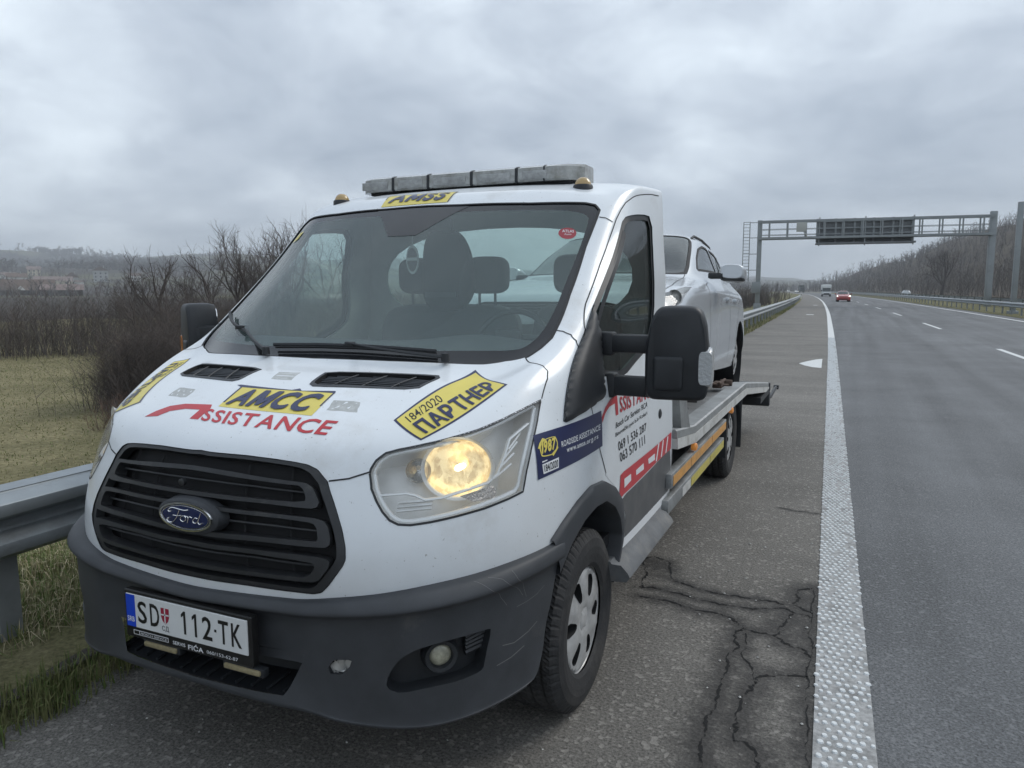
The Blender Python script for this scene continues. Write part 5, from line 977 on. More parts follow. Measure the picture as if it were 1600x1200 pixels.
def ground(x, y):
    """terrain height"""
    x = np.asarray(x, float); y = np.asarray(y, float); d = x-xe(np.clip(y, -30, 700)); far = smooth((y-560)/200)
    left = -1.25*smooth((-d-3.6)/6.0)*(1-.75*smooth((y-60)/120)); z = np.where(d < 0, left, 0)
    z = z+np.where(d > 26, smooth((d-27)/85)*31*smooth((y-20)/120)*(1+.10*wob(x*2.2, y*2.2))*(1-.9*smooth((y-520)/700)), 0)
    z = np.where((d > -3.0) & (d < 26.5) & (far < .01), z-.12, z)
    D = np.hypot(x, y); az = np.arctan2(-x, np.maximum(y, 1e-3)); lf = smooth((az-.35)/.45)
    z = z+np.where(d < -20, smooth((D-330)/1500)*(14+52*lf)*(1+.16*wob(x, y)*smooth((D-500)/600))+.12*wob(x*3, y*3)*smooth((-d-14)/30), 0)
    z = z+smooth((D-1500)/1300)*26*(1+.3*wob(x*.5, y*.5))
    return z
def asphalt(name, col, warm, agg=.5, crack=False):
    m = bpy.data.materials.new(name); m.use_nodes = True; t = m.node_tree; b = t.nodes['Principled BSDF']; b.inputs['Roughness'].default_value = .82; b.inputs['Specular IOR Level'].default_value = .35
    tcn = N(t, 'ShaderNodeTexCoord'); big = N(t, 'ShaderNodeTexNoise', Scale=.55, Detail=6.0, Roughness=.65); LK(t, tcn.outputs['Object'], big.inputs['Vector'])
    mp = N(t, 'ShaderNodeMapping'); mp.inputs['Scale'].default_value = (1.6, .05, 1); LK(t, tcn.outputs['Object'], mp.inputs[0]); trk = N(t, 'ShaderNodeTexNoise', Scale=1.2, Detail=3.0); LK(t, mp.outputs[0], trk.inputs['Vector'])
    mp2 = N(t, 'ShaderNodeMapping'); mp2.inputs['Scale'].default_value = (.12, .9, 1); LK(t, tcn.outputs['Object'], mp2.inputs[0]); ban = N(t, 'ShaderNodeTexNoise', Scale=1.0, Detail=5.0, Roughness=.7); LK(t, mp2.outputs[0], ban.inputs['Vector'])
    fine = N(t, 'ShaderNodeTexNoise', Scale=85.0, Detail=6.0, Roughness=.82); LK(t, tcn.outputs['Object'], fine.inputs['Vector'])
    vor = N(t, 'ShaderNodeTexVoronoi', Scale=62.0); LK(t, tcn.outputs['Object'], vor.inputs['Vector'])
    f1 = N(t, 'ShaderNodeMapRange'); f1.inputs[1].default_value = .30; f1.inputs[2].default_value = .70; f1.inputs[3].default_value = 1-agg; f1.inputs[4].default_value = 1+agg; LK(t, fine.outputs['Fac'], f1.inputs[0])
    b1 = N(t, 'ShaderNodeMapRange'); b1.inputs[1].default_value = .3; b1.inputs[2].default_value = .7; b1.inputs[3].default_value = .80; b1.inputs[4].default_value = 1.2; LK(t, big.outputs['Fac'], b1.inputs[0])
    b2 = N(t, 'ShaderNodeMapRange'); b2.inputs[1].default_value = .3; b2.inputs[2].default_value = .7; b2.inputs[3].default_value = .78; b2.inputs[4].default_value = 1.20; LK(t, (ban if warm else trk).outputs['Fac'], b2.inputs[0])
    mu = N(t, 'ShaderNodeMath', operation='MULTIPLY'); LK(t, f1.outputs[0], mu.inputs[0]); LK(t, b1.outputs[0], mu.inputs[1]); mu2 = N(t, 'ShaderNodeMath', operation='MULTIPLY'); LK(t, mu.outputs[0], mu2.inputs[0]); LK(t, b2.outputs[0], mu2.inputs[1])
    sc = N(t, 'ShaderNodeVectorMath', operation='SCALE'); sc.inputs[0].default_value = col; LK(t, mu2.outputs[0], sc.inputs['Scale'])
    st = N(t, 'ShaderNodeMath', operation='GREATER_THAN'); LK(t, vor.outputs['Color'], st.inputs[0]); st.inputs[1].default_value = .80
    stf = N(t, 'ShaderNodeMath', operation='MULTIPLY'); LK(t, st.outputs[0], stf.inputs[0]); stf.inputs[1].default_value = .50 if warm else .32
    mx_ = N(t, 'ShaderNodeMix', data_type='RGBA'); LK(t, stf.outputs[0], mx_.inputs[0]); LK(t, sc.outputs[0], mx_.inputs[6]); mx_.inputs[7].default_value = (.34,.32,.29,1) if warm else (.25,.255,.26,1); col_o = mx_.outputs[2]
    if crack:
        at = N(t, 'ShaderNodeAttribute', attribute_name='stain'); nn_ = N(t, 'ShaderNodeTexNoise', Scale=13.0, Detail=8.0, Roughness=.78); LK(t, tcn.outputs['Object'], nn_.inputs['Vector'])
        ad = N(t, 'ShaderNodeMath', operation='MULTIPLY_ADD'); LK(t, nn_.outputs['Fac'], ad.inputs[0]); ad.inputs[1].default_value = 1.3; ad.inputs[2].default_value = -.65; a2 = N(t, 'ShaderNodeMath', operation='ADD'); LK(t, ad.outputs[0], a2.inputs[0]); LK(t, at.outputs['Fac'], a2.inputs[1])
        cr_ = N(t, 'ShaderNodeMapRange'); cr_.inputs[1].default_value = .28; cr_.inputs[2].default_value = .80; cr_.inputs[4].default_value = .74; LK(t, a2.outputs[0], cr_.inputs[0])
        m3 = N(t, 'ShaderNodeMix', data_type='RGBA'); LK(t, cr_.outputs[0], m3.inputs[0]); LK(t, col_o, m3.inputs[6]); m3.inputs[7].default_value = (.022,.021,.021,1); col_o = m3.outputs[2]
    LK(t, col_o, b.inputs['Base Color'])
    bp = N(t, 'ShaderNodeBump', Strength=.55, Distance=.006); LK(t, fine.outputs['Fac'], bp.inputs['Height']); bp2 = N(t, 'ShaderNodeBump', Strength=.5, Distance=.005); LK(t, vor.outputs['Distance'], bp2.inputs['Height']); LK(t, bp.outputs[0], bp2.inputs['Normal']); LK(t, bp2.outputs[0], b.inputs['Normal'])
    return m
def strip(name, o0, o1, z, m, n=2, ys=YS, kind='structure', prof=None, jit=0.0):
    V = []; offs = np.linspace(o0, o1, n)
    for y in ys:
        for k, o in enumerate(offs): V.append(rp(y, o+(RNG.normal(0, jit) if jit and k in (0, n-1) else 0), z if prof is None else prof[k]))
    F = [(i*n+j, i*n+j+1, (i+1)*n+j+1, (i+1)*n+j) for i in range(len(ys)-1) for j in range(n-1)]
    o = mesh_obj(name, V, F, m, smooth=True); o['kind'] = kind; return o
lane = asphalt('lane_asphalt', (.122,.126,.130), False, 1.0); shoul = asphalt('shoulder_asphalt', (.150,.141,.127), True, 1.0, True)
strip('road', .02, 9.9, 0.0, lane, 6)
# hard shoulder, finely meshed where it is cracked
CRK = {'A': [(0.888,2.241),(0.965,2.257),(1.131,2.224),(1.328,2.176),(1.496,2.187),(1.641,2.267),(1.782,2.206)],'B': [(0.777,2.66),(0.848,2.737),(0.948,2.691),(1.04,2.403),(1.198,2.343),(1.332,2.313),(1.491,2.333),(1.637,2.314)],
 'C': [(0.922,2.113),(1.051,2.119),(1.25,2.061),(1.396,2.048),(1.48,1.939),(1.455,1.872),(1.452,1.662),(1.46,1.412),(1.472,1.159),(1.466,.982),(1.482,.819),(1.47,.6)],'D': [(1.48,1.939),(1.625,1.921),(1.717,1.831),(1.802,1.77)],
 'E': [(1.792,1.583),(1.661,1.524),(1.594,1.43),(1.561,1.313),(1.558,1.126),(1.57,.98),(1.652,.924),(1.70,.8)],'F': [(1.764,2.613),(1.696,2.511),(1.683,2.335),(1.78,2.251)],'G': [(1.625,1.921),(1.656,2.076),(1.692,2.211)],
 'H': [(1.457,4.154),(1.579,4.107),(1.736,4.111)],'I': [(1.772,2.60),(1.77,2.013),(1.80,1.775),(1.8,1.421),(1.81,1.072),(1.82,.7)],'J': [(.777,2.66),(.885,2.412),(.917,2.235)],'K': [(1.497,1.891),(1.543,1.607),(1.594,1.43)]}
WID = dict(A=.09, B=.075, C=.11, D=.12, E=.13, F=.11, G=.14, H=.035, I=.10, J=.08, K=.07)
def jag(L, amp=.012, it=4):
    L = np.array(L, float); g_ = np.random.default_rng(int(abs(L.sum())*1000))
    for k in range(it):
        mid = (L[:-1]+L[1:])/2+g_.normal(0, amp/(k*.7+1), (len(L)-1, 2)); M_ = np.empty((len(L)*2-1, 2)); M_[::2] = L; M_[1::2] = mid; L = M_
    return L
CL = {k: jag(v) for k, v in CRK.items()}
xs_ = np.concatenate([np.arange(-2.92, -.85, .2), np.arange(-.85, .02, .024), [.021]]); ys_ = np.concatenate([YS[YS < .2], np.arange(.4, 4.5, .026), YS[YS > 4.6]])
Vs = np.array([rp(y, o) for y in ys_ for o in xs_]); st = np.zeros(len(Vs)); near = (Vs[:, 1] > .2) & (Vs[:, 1] < 4.6)
for k, L in CL.items():
    S_ = resample(L, .03, False)
    for q0 in range(0, len(S_), 40):
        d2 = np.min(((Vs[near][:, None, :2]-S_[None, q0:q0+40])**2).sum(-1), 1); st[near] = np.maximum(st[near], np.exp(-np.sqrt(d2)/WID[k]))
n_ = len(xs_); so = mesh_obj('hard_shoulder', Vs, [(i*n_+j, i*n_+j+1, (i+1)*n_+j+1, (i+1)*n_+j) for i in range(len(ys_)-1) for j in range(n_-1)], shoul); so['kind'] = 'structure'
at = so.data.attributes.new('stain', 'FLOAT', 'POINT'); at.data.foreach_set('value', st.astype(np.float32))
mb = MB()
for k, L in CL.items():
    _, T = frames(np.c_[L, np.zeros(len(L))]); wv = .0034*np.clip(1+.9*np.sin(np.arange(len(L))*.37+len(L))+.7*np.sin(np.arange(len(L))*1.7), .12, 3)*(.55 if k in 'HIK' else 1); Nn = np.c_[-T[:, 1], T[:, 0]]
    V = [(p[0]+n[0]*w_*s, p[1]+n[1]*w_*s, .0025) for p, n, w_ in zip(L, Nn, wv) for s in (1, -1)]; mb.add(V, [(2*i, 2*i+1, 2*i+3, 2*i+2) for i in range(len(L)-1)])
o = mb.build('pavement_crack', mat('open_crack_dark', (.010,.010,.010), rough=1.0)); o['kind'] = 'structure'
# painted markings
paint = mat('road_paint', (.60,.61,.60), rough=.7, var=.08, vscale=15, dirt=(.24,.235,.23), dscale=22, dlo=.58, dhi=.78); paintbase = mat('worn_paint_base', (.34,.34,.335), rough=.8, var=.3, vscale=40, bump=.3, bscale=120, dirt=(.13,.13,.125), dscale=7, dlo=.5, dhi=.72)
dots = mat('raised_dot_paint', (.66,.68,.68), rough=.5, var=.12, vscale=40, dirt=(.30,.30,.29), dscale=45, dlo=.62, dhi=.80)
mb = MB(); E0 = -.105
def mark(mb, o0, o1, ya, yb, m, z=.004, step=1.0):
    n = max(2, int((yb-ya)/step)+1); ys3 = np.linspace(ya, yb, n); V = [rp(y, o, z) for y in ys3 for o in (o0, o1)]; mb.add(V, [(2*i, 2*i+1, 2*i+3, 2*i+2) for i in range(n-1)], m)
mark(mb, -.105, .105, -6, 26, 1); mark(mb, -.105, .105, 26, 680, 0, .004, 3); mark(mb, 8.9, 9.1, -6, 640, 0, .004, 3)
y = 3.2
dash0 = 16.4
for k in range(-1, 22): ya = dash0+k*17.25; mark(mb, 4.13, 4.27, ya, ya+6.0, 0)
mark(mb, -1.35, -.9, 50.6, 51.6, 0); mark(mb, -1.15, -.75, 82.5, 84, 0)
mb.add([(x_, y_, .004) for x_, y_ in ((.86,16.03),(.98,16.55),(1.16,17.15),(1.30,17.40),(1.36,15.15),(1.18,15.25),(1.0,15.6))], [(0,6,5,4,3,2,1)], 0)
row = 0; y = -.6
while y < 26:
    for c in range(7):
        ox = -.098+.0325*c+(.016 if row % 2 else 0)
        if ox > .105: continue
        if RNG.random() < (.34 if c >= 5 else .05)+max(0, .55*math.sin(y*1.7+c*.6)*math.sin(y*.61+1)-.22): continue
        r = .0118*RNG.uniform(.75, 1.15); x, yy, _ = rp(y, ox); x += RNG.normal(0, .0018); yy += RNG.normal(0, .002); n = 9 if y < 5 else 6
        V = [(x+r*math.cos(2*math.pi*i/n), yy+r*math.sin(2*math.pi*i/n)*1.05, .0041) for i in range(n)]+[(x+r*.78*math.cos(2*math.pi*i/n), yy+r*.78*math.sin(2*math.pi*i/n), .0095) for i in range(n)]
        mb.add(V, [(i, (i+1) % n, n+(i+1) % n, n+i) for i in range(n)]+[tuple(range(n, 2*n))], 2)
    row += 1; y += .046
o = mb.build('road_markings', [paint, paintbase, dots], smooth=True, angle=30); o['kind'] = 'structure'
# small white stones scattered on the shoulder
mb = MB()
for k in range(520):
    x, y = RNG.uniform(-1.2, 1.8), RNG.uniform(-.3, 9)**1.0; r = abs(RNG.normal(.0028, .0022))+.0015
    if abs(x) < .95 and y > .6: continue
    P = [(x+r*a*RNG.uniform(.7, 1.3), y+r*b2*RNG.uniform(.7, 1.5), max(.0005, .004+r*c*.7)) for a, b2, c in ((1,0,0),(-1,0,0),(0,1,0),(0,-1,0),(0,0,1),(0,0,-1))]; mb.add(P, [(0,2,4),(2,1,4),(1,3,4),(3,0,4),(2,0,5),(1,2,5),(3,1,5),(0,3,5)])
o = mb.build('gravel_chips', mat('pale_stone', (.48,.47,.44), rough=.8, var=.4, vscale=30), smooth=False); tag(o, 'pale gravel chips scattered over the hard shoulder', 'gravel', kind='stuff')
# verge, median, opposite carriageway, terrain
def grass_mat(name, c1, c2, c3, sc=1.2, fine=60, patch=None):
    m = bpy.data.materials.new(name); m.use_nodes = True; t = m.node_tree; b = t.nodes['Principled BSDF']; b.inputs['Roughness'].default_value = .95; b.inputs['Specular IOR Level'].default_value = .1; tcn = N(t, 'ShaderNodeTexCoord')
    a = N(t, 'ShaderNodeTexNoise', Scale=sc, Detail=7.0, Roughness=.65); LK(t, tcn.outputs['Object'], a.inputs['Vector']); f = N(t, 'ShaderNodeTexNoise', Scale=fine, Detail=5.0, Roughness=.7); LK(t, tcn.outputs['Object'], f.inputs['Vector'])
    r = N(t, 'ShaderNodeValToRGB'); LK(t, a.outputs['Fac'], r.inputs[0]); r.color_ramp.elements[0].position = .35; r.color_ramp.elements[0].color = (*c1, 1); r.color_ramp.elements[1].position = .68; r.color_ramp.elements[1].color = (*c3, 1); e = r.color_ramp.elements.new(.5); e.color = (*c2, 1)
    mr = N(t, 'ShaderNodeMapRange'); mr.inputs[1].default_value = .3; mr.inputs[2].default_value = .7; mr.inputs[3].default_value = .55; mr.inputs[4].default_value = 1.45; LK(t, f.outputs['Fac'], mr.inputs[0]); s = N(t, 'ShaderNodeVectorMath', operation='SCALE'); LK(t, r.outputs[0], s.inputs[0]); LK(t, mr.outputs[0], s.inputs['Scale']); src = s.outputs[0]
    if patch:
        p = N(t, 'ShaderNodeTexNoise', Scale=patch[0], Detail=4.0, Roughness=.5); LK(t, tcn.outputs['Object'], p.inputs['Vector']); pr = N(t, 'ShaderNodeMapRange'); pr.inputs[1].default_value = .47; pr.inputs[2].default_value = .55; LK(t, p.outputs['Fac'], pr.inputs[0]); mx_ = N(t, 'ShaderNodeMix', data_type='RGBA'); LK(t, pr.outputs[0], mx_.inputs[0]); LK(t, src, mx_.inputs[6]); mx_.inputs[7].default_value = (*patch[1], 1); src = mx_.outputs[2]
    LK(t, src, b.inputs['Base Color']); bp = N(t, 'ShaderNodeBump', Strength=.7, Distance=.05); LK(t, f.outputs['Fac'], bp.inputs['Height']); LK(t, bp.outputs[0], b.inputs['Normal']); return m
vg = grass_mat('verge_turf', (.085,.092,.040), (.155,.145,.075), (.22,.195,.115), 1.6, 45); fg = grass_mat('field_turf', (.14,.127,.068), (.20,.176,.098), (.25,.218,.128), .35, 12); hg = grass_mat('far_ground', (.075,.070,.050), (.10,.10,.055), (.12,.11,.07), .01, .25, (.006, (.055,.048,.042)))
soil = mat('bare_soil', (.045,.038,.031), rough=1.0, var=.35, vscale=20, bump=.5, bscale=60)
offs = [-2.85, -2.98, -3.15, -3.45, -4.2, -5.5, -7.5, -9.6]; V = []; prof = [-.015, .02, .015, .03, .01, -.25, -.75, -1.15]
for y in YS:
    for k, o_ in enumerate(offs): x = float(xe(y))+o_+(RNG.normal(0, .05) if k == 0 else 0); V.append((x, y, prof[k]*(1 if k < 4 else (1-.75*float(smooth((y-60)/120))))+(RNG.normal(0, .012) if k > 0 else 0)+.02*(k > 0)))
n_ = len(offs); o = mesh_obj('verge', V, [(i*n_+j, i*n_+j+1, (i+1)*n_+j+1, (i+1)*n_+j) for i in range(len(YS)-1) for j in range(n_-1)], vg); o['kind'] = 'structure'
strip('bare_soil_strip', -3.42, -3.05, .042, soil, 2, YS[(YS > -5) & (YS < 40)], jit=.05)
strip('median_ground', 9.9, 15.3, .012, vg, 4); strip('opposite_road', 15.3, 25.6, .004, lane, 3)
mb = MB(); mark(mb, 15.9, 16.1, 20, 600, 0, .008, 3); mark(mb, 24.6, 24.8, 20, 600, 0, .008, 3); o = mb.build('opposite_road_markings', [paint]); o['kind'] = 'structure'
gx = np.concatenate([-np.geomspace(6, 2500, 76)[::-1], np.linspace(-5, 30, 15), 27+np.geomspace(6, 2500, 66)]); gy = np.concatenate([-np.geomspace(20, 900, 10)[::-1], np.linspace(-16, 120, 50), 120+np.geomspace(6, 3000, 76)])
X, Y = np.meshgrid(gx, gy); Z = ground(X, Y)-.02; n_ = len(gx); Vt = np.stack([X, Y, Z], -1).reshape(-1, 3); Ft = np.array([(i*n_+j, i*n_+j+1, (i+1)*n_+j+1, (i+1)*n_+j) for i in range(len(gy)-1) for j in range(n_-1)])
cx = Vt[Ft].mean(1); farf = (np.hypot(cx[:, 0], cx[:, 1]) > 95).astype(int); rightf = (cx[:, 0]-xe(np.clip(cx[:, 1], -30, 700)) > 26); farf[rightf] = 2
leaf = grass_mat('leaf_litter_slope', (.050,.040,.032), (.070,.056,.042), (.090,.075,.052), .05, .8)
o = mesh_obj('ground', Vt, Ft, [fg, hg, leaf], mi=farf); o['kind'] = 'structure'
# ---- grass blades
def blades(pts, h0, h1, w_, cols, lean=.6, nm='grass'):
    V = []; F = []; mi = []
    for (x, y, z), c in zip(pts, RNG.integers(0, len(cols), len(pts))):
        a_ = RNG.uniform(0, 6.28); h = RNG.uniform(h0, h1); l = RNG.normal(0, lean)*h; ax_, ay_ = math.cos(a_), math.sin(a_); b_ = len(V); ww = w_*RNG.uniform(.6, 1.4); l2 = l*1.0
        V += [(x-ay_*ww, y+ax_*ww, z-.01), (x+ay_*ww, y-ax_*ww, z-.01), (x+ax_*l*.4+ay_*ww*.7, y+ay_*l*.4-ax_*ww*.7, z+h*.6), (x+ax_*l*.4-ay_*ww*.7, y+ay_*l*.4+ax_*ww*.7, z+h*.6), (x+ax_*l2, y+ay_*l2, z+h*max(.25, 1-abs(l)/h*.35))]
        F += [(b_, b_+1, b_+2, b_+3), (b_+3, b_+2, b_+4)]; mi += [c, c]
    return mesh_obj(nm, V, F, cols, mi=mi, smooth=False)
gm = [mat('grass_%s' % k, c, rough=.9, spec=.2) for k, c in (('green', (.105,.150,.045)), ('olive', (.15,.155,.065)), ('straw', (.33,.28,.17)), ('pale_straw', (.45,.39,.26)))]
def vz(o_, y): return np.interp(-o_, [2.85,2.98,3.15,3.45,4.2,5.5,7.5,9.6], [-.015,.02,.015,.03,.01,-.25,-.75,-1.15])+.015
def clump(n, o0, o1, y0, y1, ncl, sd):
    c = np.c_[RNG.uniform(o0, o1, ncl), RNG.uniform(y0, y1, ncl)]; k = RNG.integers(0, ncl, n); P = c[k]+RNG.normal(0, sd, (n, 2)); P = P[(P[:, 0] > o0-.05) & (P[:, 0] < o1+.05)]; return [(float(xe(b))+a, b, float(vz(a, b))) for a, b in P]
o = blades(clump(9000, -3.06, -2.84, -1.6, 3.2, 260, .045), .05, .12, .0026, gm[:2]+[gm[1]], .5, 'kerb_grass'); tag(o, 'green grass strip growing along the shoulder edge', 'grass', kind='stuff')
o = blades(clump(26000, -5.2, -3.38, -1.8, 3.4, 420, .10), .035, .12, .0024, [gm[1], gm[0], gm[3], gm[2], gm[1], gm[0]], .9, 'dry_grass'); tag(o, 'dry straw coloured grass under the guardrail', 'grass', kind='stuff')
P = [(float(xe(b))+a, b, float(vz(a, b))) for a, b in zip(RNG.uniform(-4.8, -2.85, 16000), 10+RNG.uniform(0, 1, 16000)**1.5*75)]; o = blades(P, .05, .17, .010, [gm[0], gm[1], gm[1], gm[2]], .6, 'verge_grass'); tag(o, 'short olive grass on the verge beyond the truck', 'grass', kind='stuff')
xx = RNG.uniform(-34, -7.5, 60000); yy = RNG.uniform(0, 30, 60000); P = [(a, b, float(c)) for a, b, c in zip(xx, yy, ground(xx, yy)-.02)]; o = blades(P, .02, .055, .008, [gm[1], gm[1], gm[2], gm[0], gm[1]], .7, 'field_grass'); tag(o, 'short faded grass of the field below the road', 'grass', kind='stuff')
# ================================================================ GUARDRAILS
galv = mat('galvanised_steel', (.30,.325,.34), rough=.48, metal=.55, var=.10, vscale=6, dirt=(.20,.205,.20), dscale=4, dlo=.5, dhi=.8); galvd = mat('dull_galvanised_steel', (.25,.265,.27), rough=.6, metal=.35, var=.15, vscale=5)
WB = [(-.004,.31), (.0,.306), (.006,.300), (.072,.276), (.080,.268), (.082,.258), (.082,.226), (.079,.216), (.006,.178), (.0,.166), (.0,.146), (.006,.134), (.079,.094), (.082,.084), (.082,.052), (.079,.042), (.006,.010), (.0,.004), (-.004,.0)]
def guardrail(nm, off, ya, yb, label, face, post_step, group=None, top=.75, double=False, pm=galvd, step=2.0, post_w=.10, maxposts=99):
    root = empty(nm, rp(ya, off(ya) if callable(off) else off), label=label, cat='guardrail', group=group); o0 = np.array(rp(ya, off(ya) if callable(off) else off)); fo = off if callable(off) else (lambda y: off)
    for sd in ((face, -face) if double else (face,)):
        mb = MB(); ys4 = np.arange(ya, yb, step); P = [np.array(rp(y, fo(y)+(sd*.10 if double else 0), top-.31))-o0 for y in ys4]; pr = [(sd*a, z) for a, z in WB]; pr = pr+[(sd*(a-.004), z) for a, z in pr[::-1]] if False else pr
        mb.sweep(pr, P); mb.sweep([(a-sd*.006, z) for a, z in pr][::-1], P)
        mb.sweep([(sd*-.10, .318), (sd*.0, .312)], P); mb.build('rail_beam', galv, root, angle=28)
    if nm == 'guardrail' and face > 0:   # lap joints with bolts
        mb = MB()
        for y in np.arange(ya+.95, min(yb, 40), 4.0):
            for dy, zz in ((-.12,.24),(-.12,.07),(.12,.24),(.12,.07),(0,.155)):
                x, yy, _ = rp(y+dy, fo(y+dy), top-.31+zz); p = np.array((x+(.083 if zz != .155 else .003), yy, top-.31+zz))-o0; mb.lathe([(.0,.015), (.006,.014), (.009,.0)], tuple(p), 'x', 10)
        mb.build('bolts', galvd, root)
    k = 0; y = ya+1.1
    while y < yb and k < maxposts:
        x, yy, _ = rp(y, fo(y)); p = np.array((x, yy, 0))-o0; z0_ = -.3; mb = MB(); w_ = post_w/2
        mb.box(p[0]-w_*.9-face*.08, p[0]+w_*.9-face*.08, p[1]-w_, p[1]-w_+.008, z0_, top-.06); mb.box(p[0]-w_*.9-face*.08, p[0]-w_*.9-face*.08+.008, p[1]-w_, p[1]+w_, z0_, top-.06); mb.box(p[0]+w_*.9-face*.08-.008, p[0]+w_*.9-face*.08, p[1]-w_+.008, p[1]+w_, z0_, top-.06)
        mb.box(p[0]-face*.07, p[0]+face*.0, p[1]-.04, p[1]+.04, top-.22, top-.10); mb.build('post', pm, root, smooth=False); y += post_step; k += 1
    return root
roff = lambda y: -3.50+.38*float(smooth((y-.5)/22))
guardrail('guardrail', roff, -6.74, 133, 'galvanised guardrail along the grass verge behind the parked truck', 1, 2.0, step=1.0, maxposts=70)
guardrail('guardrail', 10.7, 20, 330, 'near guardrail of the median with closely set posts', -1, 2.6, 'median guardrails', top=.78, step=3.0, maxposts=95); guardrail('guardrail', 14.6, 25, 330, 'far guardrail of the median beside the opposite carriageway', 1, 4.0, 'median guardrails', top=.85, step=3.0, maxposts=75)
# ================================================================ GANTRY AND POLE
gs = mat('grey_gantry_steel', (.26,.28,.285), rough=.55, metal=.3, var=.12, vscale=.8, dirt=(.19,.20,.20), dscale=.9); gd = mat('back_of_sign_grey', (.13,.14,.145), rough=.6, var=.15, vscale=1.0)
gl = np.array([-6.9, 77.5]); gr_ = np.array([13.35, 80.4]); gL = float(np.linalg.norm(gr_-gl)); ga = math.atan2(*(gr_-gl)[::-1])
gan = empty('sign_gantry', (gl[0], gl[1], 0), (0, 0, ga), label='grey steel gantry spanning the motorway with the back of a message board', cat='gantry')
mb = MB(); mb.box(-.22, .22, -.2, .2, -.6, 8.5, 0, .02); mb.box(-.35, .35, -.3, .3, -.6, .25, 0, .02); mb.build('post', gs, gan, angle=30); mb = MB(); mb.box(gL-.26, gL+.26, -.25, .25, -.2, 8.75, 0, .03); mb.build('post', gs, gan, angle=30)
mb = MB()
for dy in (-.55, .55):
    mb.box(-.1, gL+.1, dy-.06, dy+.06, 8.22, 8.42); mb.box(-.1, gL+.1, dy-.08, dy+.08, 6.58, 6.80); mb.box(-.1, gL+.1, dy-.025, dy+.025, 7.55, 7.60); mb.box(-.1, gL+.1, dy-.025, dy+.025, 7.0, 7.05)
    for x in np.linspace(.9, gL-.9, 12): mb.box(x-.06, x+.06, dy-.05, dy+.05, 6.8, 8.22)
for x in np.linspace(.9, gL-.9, 12): mb.box(x-.05, x+.05, -.5, .5, 6.62, 6.74)
mb.box(0, gL, -.5, .5, 6.74, 6.80); mb.build('truss_beam', gs, gan, smooth=False)
mb = MB(); mb.box(5.4, 13.9, .70, .95, 6.22, 8.5, 0, .02); 
for x in np.linspace(5.4, 13.9, 6): mb.box(x-.09, x+.09, .58, .72, 6.25, 8.55, 1)
for z_ in (7.0, 7.6): mb.box(5.4, 13.9, .64, .70, z_-.03, z_+.03, 1)
mb.box(5.3, 14.0, -.62, .98, 6.02, 6.18, 0); 
for x in (5.5, 9.6, 13.8): mb.box(x-.05, x+.05, -.4, -.3, 5.85, 8.6, 1)
mb.build('message_board', [gd, gs], gan, smooth=False)
mb = MB(); mb.box(3.38, 4.30, -.75, -.58, 7.25, 8.15, 0, .03); mb.tube([(4.05, -.66, 7.25), (4.3, -.66, 6.95), (4.4, -.6, 6.72)], .05, 6); mb.build('control_box', mat('pale_cabinet', (.42,.43,.40), rough=.6), gan)
mb = MB()
for x in (-1.55, -.95): mb.tube([(x, 0, 2.5), (x, 0, 8.35)], .045, 6)
for z_ in np.arange(2.7, 8.2, .32): mb.tube([(-1.55, 0, z_), (-.95, 0, z_)], .022, 5)
for z_ in (3.6, 5.2, 6.8, 8.3): mb.tube([(-1.55, 0, z_), (-1.55, -.7, z_), (-.95, -.7, z_), (-.95, 0, z_)], .03, 5); mb.tube([(-.95, 0, z_), (-.2, 0, z_)], .035, 5)
mb.tube([(-1.55, -.7, 3.6), (-1.55, -.7, 8.3)], .03, 5); mb.tube([(-.95, -.7, 3.6), (-.95, -.7, 8.3)], .03, 5); mb.build('ladder', galvd, gan)
mb = MB(); mb.box(-.6, .25, -.45, -.2, 1.3, 2.4, 0, .02); mb.build('junction_box', gs, gan)
mb = MB(); mb.box(-.16, .16, -.15, .15, -.1, 7.25, 0, .02); mb.box(-.3, .3, -.3, .3, -.1, .2, 0, .02); mb.build('steel_pole', gs); o = bpy.data.objects['steel_pole']; o.location = (11.55, 57.0, 0); tag(o, 'thick grey steel pole standing in the median at the right edge', 'pole')
# delineator post
mb = MB(); mb.box(-.06, .06, -.03, .03, 0, .95, 0, .01); mb.box(-.061, .061, -.031, .031, .68, .84, 1); mb.build('delineator_post', [mat('delineator_white', (.7,.7,.68), rough=.5), blackv]); o = bpy.data.objects['delineator_post']; o.location = rp(134, -3.0); tag(o, 'white delineator post with black band at the end of the guardrail', 'delineator')
# ================================================================ TRAFFIC
def heading(y): return math.atan2(-(float(xe(y+3))-float(xe(y-3))), 6)
redp = mat('red_car_paint', (.38,.035,.03), rough=.25, coat=.6); y = 109
make_car('red_car', rp(y-1, 2.55), (0, 0, heading(y)), redp, 'red car driving towards the camera with headlights on', 'car', detail=True, lights=1)
make_car('pale_grey_car', rp(195, 19.5), (0, 0, heading(195)+math.pi), mat('pale_grey_paint', (.42,.44,.44), rough=.3, coat=.5), 'pale grey car on the opposite carriageway behind the median guardrail', 'car', detail=True)
make_car('white_car', rp(410, 1.9), (0, 0, heading(410)), white, 'tiny white car with headlights on at the far bend', 'car', detail=False, lights=1)
make_car('white_car', rp(520, 5.6), (0, 0, heading(520)), white, 'distant white car beyond the far bend, left of the dark lorry', 'car', detail=False, lights=1)
y = 187; mh = empty('motorhome', rp(y, 2.4), (0, 0, heading(y)), label='white motorhome with overcab driving in the slow lane behind the red car', cat='motorhome')
mw = mat('motorhome_white', (.72,.73,.72), rough=.4); mb = MB()
